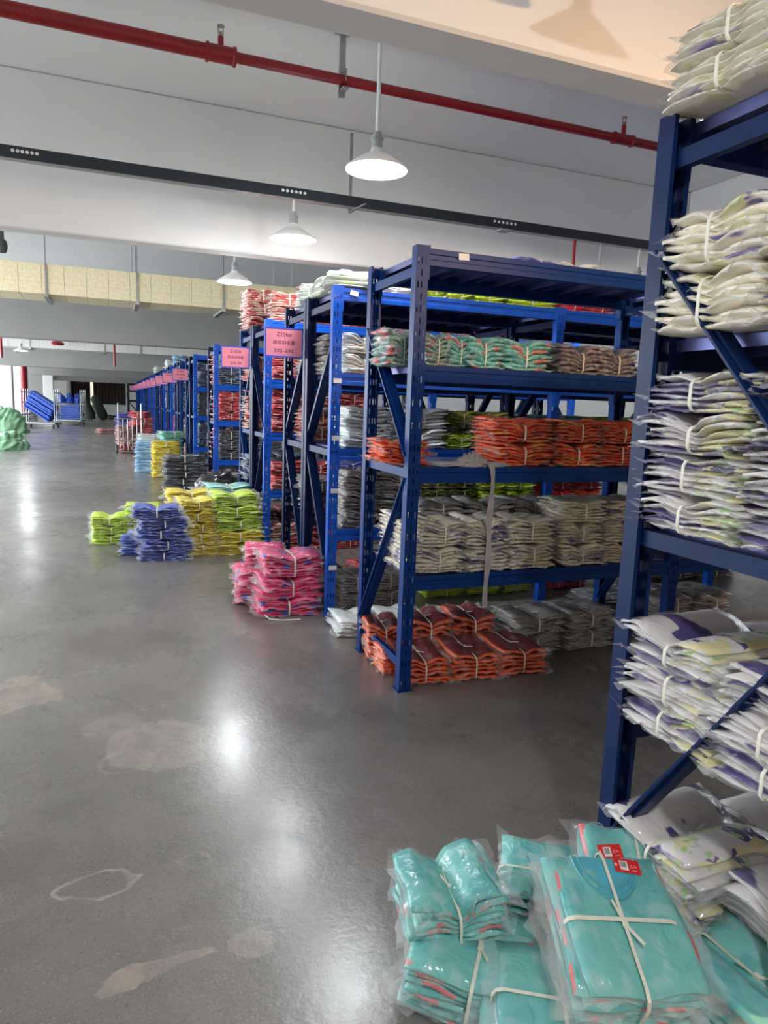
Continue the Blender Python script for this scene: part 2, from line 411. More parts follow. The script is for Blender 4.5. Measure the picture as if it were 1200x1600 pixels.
# one shelf panel (folded sheet with turned-down lips and a rib) and a joined deck
def panel_mb(mb, x0, w):
    d0, d1 = .012, DY-.012
    mb.box(x0, x0+w, d0, d1, -.002, 0)
    mb.box(x0, x0+.003, d0, d1, -.028, -.002).box(x0+w-.003, x0+w, d0, d1, -.028, -.002)
    mb.box(x0+w*.5-.012, x0+w*.5+.012, d0+.03, d1-.03, -.016, -.002)
    return mb
PW = (BAY-POSTW-.03)/7
RM['panel'] = panel_mb(MB(), 0, PW-.004).mesh('shelf_panel', M['panel'])
RM['sticker'] = MB().box(0, .05, -.003, 0, 0, .028).mesh('shelf_sticker', M['label'])


def rack(label, x0, y0, bays=1, mirror=False, cols=('', ''), panels=False, group=None, levels=LV, lean=0):
    t = thing('storage_rack', label, 'rack', (x0, y0, 0), (0, 0, 0), group)
    cf, cb = cols
    for i in range(bays+1):
        x = i*BAY
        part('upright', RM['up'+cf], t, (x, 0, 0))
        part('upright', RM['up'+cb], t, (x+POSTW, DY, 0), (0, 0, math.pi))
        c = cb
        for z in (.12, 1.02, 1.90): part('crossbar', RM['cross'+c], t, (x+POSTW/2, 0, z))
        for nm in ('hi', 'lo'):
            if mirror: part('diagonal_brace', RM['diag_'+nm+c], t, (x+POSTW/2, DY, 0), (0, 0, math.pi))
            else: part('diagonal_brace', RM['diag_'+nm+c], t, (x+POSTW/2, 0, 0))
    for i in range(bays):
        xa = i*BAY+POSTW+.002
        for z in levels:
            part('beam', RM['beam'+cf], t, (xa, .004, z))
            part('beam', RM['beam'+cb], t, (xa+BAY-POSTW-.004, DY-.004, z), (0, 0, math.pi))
            if panels:
                for k in range(7): part('shelf_panel', RM['panel'], t, (xa+.012+k*PW, 0, z))
            else:
                key = 'deck'
                if key not in RM:
                    mb = MB()
                    for k in range(7): panel_mb(mb, .012+k*PW, PW-.004)
                    RM[key] = mb.mesh('shelf_deck', M['panel'])
                part('shelf_deck', RM[key], t, (xa, 0, z))
    return t


XR = 1.226
RY = {'R0': .796, 'R1': 2.85, 'R2': 4.05, 'R3': 4.68, 'R4': 5.99, 'R5': 6.63, 'R6': 9.14}
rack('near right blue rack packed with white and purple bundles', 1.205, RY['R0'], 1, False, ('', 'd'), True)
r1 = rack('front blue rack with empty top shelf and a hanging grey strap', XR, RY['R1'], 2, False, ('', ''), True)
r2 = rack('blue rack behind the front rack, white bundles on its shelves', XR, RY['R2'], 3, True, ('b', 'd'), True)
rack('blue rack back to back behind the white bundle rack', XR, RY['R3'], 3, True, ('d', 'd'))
rack('blue rack of red bundles behind the Z106# sign', XR, RY['R4'], 2, False, ('b', 'd'))
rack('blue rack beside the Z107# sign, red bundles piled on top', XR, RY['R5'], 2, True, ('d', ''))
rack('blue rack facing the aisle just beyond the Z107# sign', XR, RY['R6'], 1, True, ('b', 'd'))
for y, z in ((RY['R2'], .30), (RY['R2'], .78), (RY['R2'], 1.10), (RY['R2'], 1.44)):
    part('shelf_sticker', RM['sticker'], r2, (.012, .0, z), label='white sticker')
part('shelf_sticker', RM['sticker'], r2, (.10, .0, 1.955), (0, .2, 0), label='white sticker')
part('shelf_sticker', RM['sticker'], r1, (.20, .002, 1.955), (0, -.05, 0), label='brown paper label')
for k in range(12):
    for j in range(2):
        w = ('aisle side', 'far side')[j]
        rack(f'blue rack end, {ORD[k]} pair beyond the Z107# sign, {("near", "far")[j]} rack of the pair', XR, 11.5+2.3*k+j*.63, 1, bool(j), (('b', 'd') if k % 3 != 1 else ('', 'd')) if j == 0 else ('d', ''), group='far racks along the aisle')


# ================================================================== GARMENT BUNDLES
def waves(rng, n, kmax):
    return [(rng.uniform(-kmax, kmax), rng.uniform(-kmax*.5, kmax*.5), rng.uniform(0, 6.28)) for _ in range(n)]


def layer_geom(i, n, L, Wd, H, pinch, rng, nu, nv, big, crisp):
    """one folded, bagged garment: a closed pillow drawn in by the tie at u = 0"""
    us = np.linspace(-1, 1, nu+1); vs = np.linspace(-1, 1, nv+1)
    Ug, Vg = np.meshgrid(us, vs, indexing='ij')
    g = np.exp(-(Ug/.26)**2)
    t = H/n
    wv = sum(np.sin(a*Ug+b*Vg+c) for a, b, c in big)/len(big)
    own = waves(rng, 3, crisp); wo = sum(np.sin(a*Ug+b*Vg+c) for a, b, c in own)/3
    fan = 1+pinch*.10*(np.abs(Ug)**1.5)
    s = (1-pinch*.42*g)
    rip = .34*t*wo*(.35+np.abs(Ug)) - .5*t*np.clip(np.abs(Ug)-.6, 0, 1)**1.5*(i+1)/n*2.2
    zc = H*((i+.5)/n)*s*fan + wv*.16*t + rip
    dx, dy = rng.uniform(-.018, .018), rng.uniform(-.014, .014); rot = rng.uniform(-.05, .05)
    ku, kv = rng.uniform(2, 5), rng.uniform(0, 6)
    X = L/2*Ug*(1+.035*np.sin(ku*Vg+kv)+rng.uniform(-.03, .02)) + dx
    Y = Wd/2*Vg*(1-.10*pinch*g+.02*np.sin(ku*1.7*Ug+kv)+rng.uniform(-.03, .01)) + dy*(1-g)
    X, Y = X-rot*Y, Y+rot*X
    prof = np.clip((1-np.abs(Vg)**4)*(1-np.abs(Ug)**6), 0, 1)**.5
    th = t*s*(.20+.50*prof)
    zt = zc+th*.95; zb = np.maximum(zc-th*.95, .0015 + .0006*i)
    zt = np.maximum(zt, zb+.001)
    return X, Y, zt, zb, Ug, Vg


def layer_mesh_arrays(X, Y, zt, zb, Ug, Vg, rnd):
    nu, nv = X.shape[0]-1, X.shape[1]-1
    N = (nu+1)*(nv+1); idx = np.arange(N).reshape(nu+1, nv+1)
    v = np.concatenate([np.stack([X, Y, zt], -1).reshape(-1, 3), np.stack([X, Y, zb], -1).reshape(-1, 3)])
    f = []
    a, b, c, d = idx[:-1, :-1].ravel(), idx[1:, :-1].ravel(), idx[1:, 1:].ravel(), idx[:-1, 1:].ravel()
    f = np.concatenate([np.stack([a, b, c, d], 1), np.stack([d, c, b, a], 1)+N])
    per = list(idx[:, 0])+list(idx[-1, 1:])+list(idx[:-1, -1][::-1])+list(idx[0, 1:-1][::-1])
    per = np.array(per); nx = np.roll(per, -1)
    side = np.stack([per, per+N, nx+N, nx], 1)
    f = np.concatenate([f, side])
    edge = np.maximum(np.abs(Ug), np.abs(Vg))
    col = np.stack([np.full_like(Ug, rnd), edge, (Ug+1)/2, np.ones_like(Ug)], -1).reshape(-1, 4)
    # the underside and the fold face count as the edge zone
    colb = col.copy(); colb[:, 1] = 1
    return v, f, np.concatenate([col, colb]), per


def film_arrays(X, Y, zt, zb, per, rng, eu, ev, H):
    """the loose rim of a clear bag around one garment"""
    x = X.ravel()[per]; y = Y.ravel()[per]; z = (zt.ravel()[per]+zb.ravel()[per])/2
    n = len(per); v = []; cx, cy = x.mean(), y.mean()
    Lx, Ly = np.abs(x-cx).max(), np.abs(y-cy).max()
    e1 = rng.uniform(.6, 1.25); sx = rng.uniform(.5, 1.2); sy = rng.uniform(.5, 1.2)
    ph = rng.uniform(0, 6, 3)
    k = np.arange(n)
    for lv, q in enumerate((-.25, .5, 1.0)):
        dxn = np.sign(x-cx)*np.clip((np.abs(x-cx)/Lx-.82)/.18, 0, 1)
        dyn = np.sign(y-cy)*np.clip((np.abs(y-cy)/Ly-.75)/.25, 0, 1)
        gz = np.exp(-(2*(x-cx)/Lx)**2)
        jag = 1+.30*np.sin(k*2.1+ph[0])+.25*np.sin(k*.9+ph[1])
        ox = dxn*eu*q*e1*np.where(x > cx, sx, 1.6-sx)*jag; oy = dyn*ev*q*e1*np.where(y > cy, sy, 1.6-sy)*jag*(1-.7*gz)
        oz = (.012*np.sin(k*1.3+ph[2])+.007*np.sin(k*2.9+ph[1]))*max(q, 0)**1.5*(1-.6*gz)
        v.append(np.stack([x+ox, y+oy, np.maximum(z+oz, .001)], 1))
    V_ = np.concatenate(v); f = []
    a = k; b = np.roll(k, -1)
    for lv in range(2): f.append(np.stack([a+lv*n, b+lv*n, b+(lv+1)*n, a+(lv+1)*n], 1))
    return V_, np.concatenate(f)


def mk(name, v, f, mat, col=None, smooth=True):
    me = bpy.data.meshes.new(name); v = np.asarray(v, dtype=np.float32); f = np.asarray(f, dtype=np.int32)
    me.vertices.add(len(v)); me.vertices.foreach_set('co', v.ravel())
    me.loops.add(f.size); me.loops.foreach_set('vertex_index', f.ravel())
    me.polygons.add(len(f)); me.polygons.foreach_set('loop_start', np.arange(0, f.size, 4, dtype=np.int32))
    me.polygons.foreach_set('use_smooth', np.full(len(f), smooth))
    me.materials.append(mat)
    if col is not None:
        at = me.attributes.new('Col', 'FLOAT_COLOR', 'POINT'); at.data.foreach_set('color', col.astype(np.float32).ravel())
    me.update(calc_edges=True); me.validate(); return me


def tie_mesh(H, Wd, pinch, rng, cross=False, L=.3):
    mb = MB(); w = Wd/2*(1-.08*pinch)+.016; h = H*(1-pinch*.42)+.007
    if cross: h = H*1.07
    def loop(hw, hh, bw):
        r = min(.025, hh*.35); pts = []
        for cx_, cz_, a0 in ((hw-r, hh-r, 0), (-hw+r, hh-r, 90), (-hw+r, .002+r, 180), (hw-r, .002+r, 270)):
            for da in (0, 45, 90): a = R(a0+da); pts.append((cx_+r*math.cos(a), cz_+r*math.sin(a)))
        n = len(pts); v = []; f = []
        for (y, z) in pts: v += [(-bw, y, z), (bw, y, z), (bw, y*.985, z-.001 if z > hh/2 else z+.001), (-bw, y*.985, z-.001 if z > hh/2 else z+.001)]
        for i in range(n):
            j = (i+1) % n
            for k in range(4): f.append((i*4+k, i*4+(k+1) % 4, j*4+(k+1) % 4, j*4+k))
        return v, f
    v, f = loop(w, h, .0042); mb.add(v, f, True)
    if cross:
        v, f = loop(L/2*1.0, H*1.075, .004); mb.add([(y, -x, z) for x, y, z in v], f, True)
    a = rng.uniform(.3, 1.2)
    mb.bar((0, -.01, h+.001), (.05*math.cos(a), -.01-.05*math.sin(a), h+.014), .007, .0018)
    mb.bar((0, -.01, h+.001), (-.035*math.cos(a), .04*math.sin(a), h+.010), .006, .0018)
    mb.box(-.007, .007, -.016, -.002, h-.001, h+.005)
    return mb.mesh('tie_strap', M['strap'])


BC = {}
NVAR = {0: 4, 1: 4, 2: 3}
REF = (.30, .27, .13)


def bundle_meshes(style, lod, var, n, cross=False):
    key = (style, lod, var, n, cross)
    if key in BC: return BC[key]
    rng = np.random.default_rng(1000*var+17*lod+n)
    L, Wd, H = REF; pinch = (.40, .55, .28, .72)[var % 4]; mat = STY[style][0]
    if cross: pinch = .10
    big = waves(rng, 3, 4)
    nu, nv = {0: (18, 7), 1: (10, 5), 2: (6, 2)}[lod]
    crisp = {0: 9, 1: 7, 2: 5}[lod]
    layers = []; allv = []; allf = []; allc = []; off = 0; fv = []; ff = []; fo = 0
    for i in range(n):
        g = layer_geom(i, n, L, Wd, H, pinch, rng, nu, nv, big, crisp)
        v, f, c, per = layer_mesh_arrays(*g, rng.uniform(0, 1))
        film = film_arrays(g[0], g[1], g[2], g[3], per, rng, .045, .022, H) if lod < 2 and (lod == 0 or i % 2 == n % 2) else None
        if lod == 0:
            layers.append((mk('bagged_garment', v, f, mat, c), mk('plastic_sleeve', *film, M['film'])))
        else:
            allv.append(v); allf.append(f+off); allc.append(c); off += len(v)
            if film: fv.append(film[0]); ff.append(film[1]+fo); fo += len(film[0])
    res = {'layers': layers}
    if lod > 0: res['stack'] = mk('folded_garments', np.concatenate(allv), np.concatenate(allf), mat, np.concatenate(allc))
    if lod == 1: res['film'] = mk('plastic_sleeves', np.concatenate(fv), np.concatenate(ff), M['film'])
    if lod < 2: res['tie'] = tie_mesh(H, Wd, pinch, rng, cross, L)
    BC[key] = res; return res


rnd = random.Random(5)
LABELS = {}
BID = [0]
spans = lambda t: {k for a, b in t for k in range(a, b+1)}
# bundles by running number: wholly behind others in the photo (left out) ...
UNSEEN = spans([(15,16),(53,59),(74,79),(130,145),(149,149),(152,153),(155,155),(169,177),(186,189),(195,195),(197,197),(199,199),(201,201),(203,203),(208,209),(230,230),(238,240),(243,244),(262,267),(274,279),(291,291),(299,300),(302,303),(329,330),(341,342),(345,347),(349,350),(354,356),(359,364),(368,379),(381,382),(385,387),(390,393),(396,396),(399,404),(409,412),(421,428),(438,440),(450,452),(508,510),(555,555)])
# ... and those of which the photo shows no more than a sliver (joined into one mass)
SLIVERS = spans([(23,23),(25,25),(27,27),(48,48),(50,50),(52,52),(86,87),(98,98),(101,101),(104,104),(107,107),(129,129),(154,154),(156,158),(160,160),(162,162),(164,164),(168,168),(192,193),(198,198),(202,202),(206,207),(213,214),(216,217),(221,221),(223,223),(235,237),(248,250),(253,253),(257,257),(286,286),(293,293),(295,296),(304,305),(307,307),(319,320),(322,323),(331,335),(337,340),(348,348),(351,353),(357,357),(365,367),(380,380),(383,383),(388,389),(394,395),(435,436),(441,441),(444,444),(447,448),(479,479),(483,485),(488,490),(511,514),(517,519),(521,522),(528,528),(533,534),(549,550),(552,552)])
MASS = []


def bundle(style, loc, rz, size, label, group, lod=1, n=None, tilt=(0, 0), cross=False, var=None):
    n = n or {0: 7, 1: 6, 2: 4}[lod]
    var = rnd.randrange(NVAR[lod]) if var is None else var
    b = bundle_meshes(style, lod, var, n, cross)
    sc = tuple(a/r for a, r in zip(size, REF))
    BID[0] += 1; bid = BID[0]
    if bid in UNSEEN: return None
    LABELS[label] = LABELS.get(label, 0)+1
    rot = Euler((tilt[0], tilt[1], rz))
    if bid in SLIVERS:
        LABELS[label] -= 1
        MASS.append((bundle_meshes(style, 2, var % 3, 4)['stack'], Matrix.LocRotScale(Vector(loc), rot, Vector(sc)))); return None
    if lod == 2:
        o = part('garment_bundle', b['stack'], None, loc, rot, sc)
        return tag(o, label, 'bundle', group)
    t = thing('garment_bundle', label, 'bundle', loc, rot, group); t.scale = sc
    for lm, fm in b['layers']:
        o = part('bagged_garment', lm, t); part('plastic_sleeve', fm, o)
    if 'stack' in b: part('folded_garments', b['stack'], t)
    if 'film' in b: o = part('plastic_sleeves', b['film'], t)
    part('tie_strap', b['tie'], t, label='white tie strap')
    return t


def row(style, where, z, y, xs, H, W_=.27, lod=1, stack=1, face='left', n=None, group=None, rz0=0):
    """a row of bundles along x. xs: (x0, x1) of each; y: its near side; stacked in layers"""
    styles = style if isinstance(style, list) else [style]*len(xs)
    first = BID[0]+1
    shown = [[first+k*stack+s not in UNSEEN for s in range(stack)] for k in range(len(xs))]
    count = {}
    for k, (a, b) in enumerate(xs):
        st = styles[k]
        tot = sum(1 for q in range(len(xs)) if styles[q] == st and any(shown[q]))
        j = count.get(st, 0)
        if any(shown[k]): count[st] = j+1
        for s in range(stack):
            lay = '' if stack == 1 else (' bottom layer' if s == 0 else (' top layer' if s == stack-1 else (' middle layer' if stack == 3 else f' layer {ORD[s]}')))
            which = (ORD[j]+' ') if tot > 1 else ''
            lf = ' from left' if tot > 1 else ''
            lab = f'{which}{STY[st][1]} bundle{lf},{lay}{"," if lay else ""} {where}'
            bundle(st, ((a+b)/2+rnd.uniform(-.006, .006), y+W_/2+rnd.uniform(-.008, .012), z+s*H+.001), rz0+rnd.uniform(-.07, .07), ((b-a)*.93, W_*.92, H*.97), lab,
                   group or f'{STY[st][1]} bundles, {where}', lod, n)


def px(Y, z, *pairs):
    """spans on a shelf edge at distance Y and height z"""
    out = []
    for a, b in pairs:
        yy = 1000
        A = xat(a, Y, z); B = xat(b, Y, z); out.append((A, B))
    return out


def xat(x, Y, z):
    # point at image column x lying at depth Y and height z
    lo, hi = 0, 1600
    for _ in range(40):
        mid = (lo+hi)/2
        if onY(x, mid, Y).z > z: lo = mid
        else: hi = mid
    return onY(x, mid, Y).x


# ---- front rack (R1)
Y1 = RY['R1']
sh = 'second-highest shelf of strap rack'
row(['tealred', 'teal', 'teal', 'teal', 'slate', 'slate'], sh, 1.50, Y1+.03, px(Y1+.03, 1.55, (664, 706), (700, 745), (728, 786), (786, 862), (874, 946), (942, 1004)), .145, .25, 0)
row(['tealred'], 'leaning in a clear bag at the left end of the strap rack', 1.50, Y1+.22, px(Y1+.2, 1.55, (606, 660)), .17, .22, 0)
sh = 'middle shelf of strap rack'
row(['orange'], 'alone at left end, '+sh, 1.05, Y1+.10, px(Y1+.1, 1.1, (598, 676)), .115, .26, 0)
row('orange', sh, 1.05, Y1+.06, px(Y1+.05, 1.1, (779, 872), (874, 944), (946, 1010)), .115, .28, 0, 2)
row('orange', 'back row, '+sh, 1.05, Y1+.35, px(Y1+.35, 1.1, (800, 880), (884, 960)), .11, .22, 1)
sh = 'low shelf of strap rack'
row('cream', sh, .55, Y1+.0, px(Y1, .6, (652, 730), (732, 798), (800, 870)), .125, .28, 0, 2)
row('drab', 'back row, '+sh, .55, Y1+.31, px(Y1+.31, .6, (655, 725), (728, 800), (802, 868)), .15, .25, 1, 2)
row(['cream'], 'end-on at left end, '+sh, .55, Y1+.06, [(XR+.02, XR+.20)], .125, .36, 0, 2)
row('cream', 'right half, '+sh, .55, Y1+.02, px(Y1+.02, .6, (876, 946), (948, 1020)), .11, .28, 0, 3)
sh = 'floor under strap rack'
row('orange_top', 'front row, '+sh, 0, Y1+.02, px(Y1+.02, .05, (640, 712), (712, 784), (784, 856)), .13, .36, 0, 1, n=6, rz0=-.12)
row('orange_top', 'back row, '+sh, 0.0, Y1+.38, px(Y1+.34, .05, (584, 640), (652, 716), (720, 784)), .20, .30, 0, 1, n=7, rz0=-.10)
row(['orange'], 'end-on beside the front post, '+sh, 0, Y1+.20, [(XR+.0, XR+.19)], .12, .18, 0, 1)
row('drab', 'right part, '+sh, 0, Y1+.26, px(Y1+.22, .05, (806, 890), (894, 968)), .11, .27, 0, 2)
row('drab', 'farther bay, '+sh, 0, Y1+.30, [(3.02, 3.30), (3.32, 3.6)], .12, .27, 1, 2)
row(['white_purple', 'white_purple'], 'low shelf, farther bay of strap rack', .55, Y1+.04, [(2.92, 3.20), (3.22, 3.5)], .12, .28, 1, 2)
row(['cream', 'cream'], 'middle shelf, farther bay of strap rack', 1.05, Y1+.04, [(2.92, 3.20), (3.22, 3.5)], .12, .28, 1, 2)

# ---- second rack (R2)
Y2 = RY['R2']; w2 = 'of white bundle rack'
g = 'bundles piled on the white bundle rack'
bundle('whitegreen', (XR+.17, Y2+.20, 2.0), R(78), (.38, .32, .095), 'white and lime bundle at the aisle end on top of the white bundle rack', g, 1)
bundle('whitegreen', (XR+.19, Y2+.62, 2.0), R(96), (.42, .34, .115), 'lime tinted white bundle hanging over the back top edge of the white bundle rack', g, 1)
bundle('whitegreen', (XR+.21, Y2+.97, 2.0), R(80), (.36, .34, .13), 'white and lime bundle on top of the back to back rack, aisle end', g, 1)
row(['white', 'white', 'lime', 'lime', 'lime', 'lime', 'rose', 'rose', 'violet'], 'top shelf '+w2, 1.99, Y2+.03, px(Y2+.03, 2.05, (530, 582), (586, 660), (664, 700), (702, 742), (744, 792), (794, 874), (882, 922), (924, 962), (976, 1022)), .12, .27)
row('white', 'second shelf down '+w2, 1.50, Y2+.03, px(Y2+.03, 1.55, (539, 602), (606, 660)), .125, .28, 1, 2)
row(['teal', 'teal', 'slate', 'slate'], 'second shelf down '+w2, 1.50, Y2+.05, px(Y2+.03, 1.55, (800, 846), (848, 890), (895, 950), (955, 1010)), .13, .27)
row(['white', 'white'], 'third shelf down '+w2, 1.05, Y2+.03, px(Y2+.03, 1.1, (540, 610), (622, 700)), .13, .28, 1, 2)
row(['lime', 'lime'], 'third shelf down '+w2, 1.05, Y2+.03, px(Y2+.03, 1.1, (702, 742), (744, 790)), .10, .27)
row(['lime_dark', 'lime_dark', 'lime_dark'], 'behind, third shelf down '+w2, 1.05, Y2+.30, px(Y2+.25, 1.1, (664, 704), (706, 752), (754, 800)), .125, .27, 1, 2)
row(['drab', 'drab'], 'fourth shelf down '+w2, .55, Y2+.03, px(Y2+.03, .6, (536, 594), (598, 656)), .12, .28, 1, 3)
row(['lime_dark', 'lime_dark'], 'fourth shelf down '+w2, .55, Y2+.06, px(Y2+.06, .6, (662, 700), (702, 746)), .12, .27, 1, 3)
row(['lime', 'lime'], 'fourth shelf down '+w2, .55, Y2+.02, px(Y2+.02, .6, (748, 788), (790, 834)), .115, .27, 1, 3)
row(['drab', 'drab'], 'floor under white bundle rack', 0, Y2+.06, px(Y2+.06, .05, (530, 580), (584, 636)), .12, .28, 1, 2)
row(['lime', 'lime', 'lime', 'rose', 'rose', 'dark', 'dark'], 'floor under white bundle rack', 0, Y2+.22, px(Y2+.22, .05, (668, 730), (736, 786), (788, 834), (860, 890), (892, 926), (1040, 1090), (1092, 1150)), .115, .27)
row(['white', 'white'], 'floor between strap rack and white bundle rack', 0, 3.62, px(3.66, .05, (528, 590), (596, 664)), .10, .30, 1)
row(['drab'], 'upper shelf gap at the aisle end '+w2, 1.50, Y2+.32, [(XR+.05, XR+.32)], .13, .27, 1, 2)
bundle('dark', (3.15, 3.78, .001), .1, (.4, .3, .12), 'charcoal bundle on the floor behind the strap rack, right of the cream ones', 'floor bundles behind the strap rack', 1)
bundle('dark', (3.75, 3.74, .001), -.15, (.44, .3, .12), 'charcoal bundle on the floor behind the near right rack', 'floor bundles behind the strap rack', 1)
bundle('white', (3.55, 4.3, .001), -.05, (.4, .27, .12), 'white bundle on the floor far right under the white bundle rack', 'floor bundles behind the strap rack', 1)

# ---- racks 3 to 6: rows seen through the front ones and at the aisle end
Y3 = RY['R3']; w3 = 'of back-to-back rack'
row(['drab', 'tealred', 'red', 'red', 'teal', 'teal', 'lime', 'lime', 'lime'], 'second shelf down '+w3, 1.50, Y3+.20, [(XR+.05+i*.30, XR+.34+i*.30) for i in range(9)], .13, .28, 1, 2)
row(['redcream', 'drab', 'navy', 'navy', 'violet', 'teal', 'teal', 'teal', 'lime', 'lime'], 'third shelf down '+w3, 1.05, Y3+.20, [(XR+.05+i*.30, XR+.34+i*.30) for i in range(10)], .12, .28, 1, 2)
row(['drab', 'drab', 'red', 'red', 'rose', 'rose', 'rose', 'red', 'red'], 'fourth shelf down '+w3, .55, Y3+.20, [(XR+.05+i*.30, XR+.34+i*.30) for i in range(9)], .12, .28, 1, 2)
row(['drab', 'red', 'grey', 'rose', 'violet', 'violet'], 'floor under back-to-back rack', 0, Y3+.2, [(XR+.05+i*.42, XR+.40+i*.42) for i in range(6)], .12, .28, 1, 1)
Y4 = RY['R4']; w4 = 'of red bundle rack'
for z, nm, st, k in ((1.99, 'top shelf', ['redcream', 'red', 'red', 'redcream', 'red', 'red', 'red'], 2), (1.50, 'second shelf down', ['red', 'red', 'redcream'], 2), (1.05, 'third shelf down', ['red', 'redcream', 'red'], 3), (.55, 'fourth shelf down', ['red', 'red', 'violet'], 2), (0, 'floor below', ['redcream', 'red', 'red'], 2)):
    row(st, nm+' '+w4, z, Y4+.02, [(XR+.07+i*.30, XR+.36+i*.30) for i in range(len(st))], .125, .28, 1, k)
g = 'red bundles piled on the racks behind the Z106# sign'
bundle('red', (XR+.52, Y4+.20, 2.245), R(8), (.30, .30, .09), 'red bundle topmost above the Z106# sign, second from the aisle', g)
Y5 = RY['R5']; w5 = 'beside Z107# sign'
for z, nm, st, k in ((1.99, 'rack top', ['redcream', 'redcream', 'red'], 3), (1.50, 'second shelf down', ['redcream', 'redcream'], 2), (1.05, 'third shelf down', ['redcream', 'red'], 3), (.55, 'fourth shelf down', ['navy', 'navy'], 2), (0, 'floor below rack', ['redcream', 'red'], 2)):
    row(st, nm+' '+w5, z, Y5+.16, [(XR+.0+i*.32, XR+.30+i*.32) for i in range(len(st))], .125, .40, 1, k)
Y6 = RY['R6']; w6 = 'of rack beyond Z107#'
for z, nm, st, k in ((1.50, 'second shelf down', 'navy', 3), (1.05, 'third shelf down', 'red', 3), (.55, 'fourth shelf down', 'dark', 3), (0, 'floor below', 'grey', 3)):
    row([st]*3, nm+' '+w6, z, Y6+.02, [(XR+.07+i*.33, XR+.38+i*.33) for i in range(3)], .125, .28, 1, k)
    row(['redcream'], 'aisle end, '+nm+' '+w6, z, Y6+.32, [(XR+.02, XR+.33)], .13, .26, 2, k)
for k in range(7):
    yk = 11.5+2.3*k
    for zi, (z, nm) in enumerate(zip((.0, .55, 1.05, 1.5, 1.99), ('floor', 'low shelf', 'middle shelf', 'upper shelf', 'rack top'))):
        if zi == 4 and k not in (2, 3, 5): continue
        st = [['navy', 'navy', 'dark', 'navy', 'sky'], ['redcream', 'grey', 'navy', 'dark', 'white'], ['white', 'red', 'grey', 'navy', 'sky'], ['grey', 'grey', 'white', 'redcream', 'white'], ['dark', 'red', 'rose', 'navy', 'white'], ['red', 'white', 'navy', 'grey', 'whitegreen'], ['grey', 'red', 'violet', 'navy', 'white']][k][zi]
        row([st], f'{nm}, {ORD[k]} pair of racks beyond Z107#', z, yk+.02, [(XR+.07, XR+.38)], .13, .50, 1 if k == 0 else 2, 3 if zi < 4 else 2, group='bundles at the aisle end of the far racks')

# ---- near right rack (R0): bundles lie with their ties facing the aisle
def endcol(z, H, count, style, shelf, yc, dx, xw, lod, which):
    for s in range(count):
        lay = 'only' if count == 1 else ('bottom' if s == 0 else 'topmost' if s == count-1 else ('second' if s == 1 else 'third'))
        bundle(style, (1.215+dx+xw/2+rnd.uniform(-.012, .008), yc+rnd.uniform(-.008, .008), z+s*H+.001), R(-90)+rnd.uniform(-.06, .06), (.285, xw, H*.98),
               f'{lay} {STY[style][1]} bundle, {which} column, {shelf} of near right rack', f'{shelf} bundles of the near right rack', lod, 6)
for z, H, c, sh in ((1.99, .085, 2, 'top shelf'), (1.50, .138, 2, 'second shelf down'), (1.05, .092, 4, 'middle shelf'), (.55, .088, 3, 'low shelf'), (0, .105, 3, 'floor level')):
    st = 'cream' if z > 1.2 else 'white_purple'
    endcol(z, H, c, st, sh, 1.215, -.01, .30, 0, 'far aisle-end')
    endcol(z, H*.97, c, st, sh, .93, .0 if z else .06, .30, 0, 'near aisle-end')
    endcol(z, H*.9, c, st, sh, 1.19, .33, .30, 1, 'deeper far')
    endcol(z, H*.9, c, st, sh, .92, .33, .30, 1, 'deeper near')

# ---- floor piles along the aisle
def fb(style, x, y, z, rz, size, label, lod=0, group='bundles stacked on the floor along the aisle', tilt=(0, 0), **k):
    return bundle(style, (x, y, z), R(rz), size, label, group, lod, tilt=tilt, **k)
P = 'pink pile beside the white bundle rack'
fb('pink', 1.02, 4.26, .0, -4, (.36, .28, .115), 'bottom front pink-blue bundle with trailing tie, '+P)
fb('pink', 1.03, 4.27, .115, 2, (.36, .28, .125), 'middle front pink and blue bundle, '+P)
fb('pink', 1.05, 4.28, .24, -2, (.36, .29, .145), 'top front pink and blue bundle, '+P)
fb('pink', .90, 4.56, .0, 84, (.28, .28, .12), 'low rear pink bundle on the floor, '+P)
fb('pink', .90, 4.55, .12, 92, (.28, .28, .115), 'second rear pink bundle up, '+P)
fb('pink', .96, 4.60, .235, 80, (.27, .26, .12), 'topmost rear pink bundle, '+P)
tm = part('loose_tie', MB().tube([(.86, 4.125, .02), (.88, 4.08, .006), (.95, 4.045, .004), (1.06, 4.035, .004)], .004, 6).mesh('loose_tie', M['strap']), None)
tag(tm, 'white tie end trailing on the floor before the pink pile', 'strap')
Q = 'yellow pile before the Z106# rack'
g = 'bundles of the mixed floor pile beside the red rack'
for k, (st, nm) in enumerate((('yellow', 'bottom yellow bundle'), ('yellow', 'second yellow bundle up'), ('lime', 'lowest lime bundle'), ('lime', 'middle lime bundle'), ('lime', 'topmost lime bundle'))):
    fb(st, 1.04-.012*k, 6.10+.01*k, .105*k, rnd.uniform(-5, 5), (.37, .30, .105), nm+', right column of mixed pile by red rack', 0, g)
for k in range(5):
    fb('yellow', .72-.012*k, 6.12+.01*k, .095*k, rnd.uniform(-5, 5), (.30, .30, .095), f'{("bottom", "second", "third", "fourth", "topmost")[k]} yellow bundle, middle column of mixed pile by red rack', 0, g)
for k in range(5):
    fb('blue', .40-.014*k+(.03 if k % 2 else 0), 5.98, .088*k, rnd.uniform(-7, 7), (.36, .29, .088), f'{("bottom", "second", "third", "fourth", "topmost")[k]} royal blue bundle, blue column of the mixed floor pile', 0, g)
for k in range(2): fb('blue', .22, 6.22, .085*k, 70, (.28, .26, .085), f'{("lower", "upper")[k]} royal blue bundle, behind the blue column at its left', 1, g)
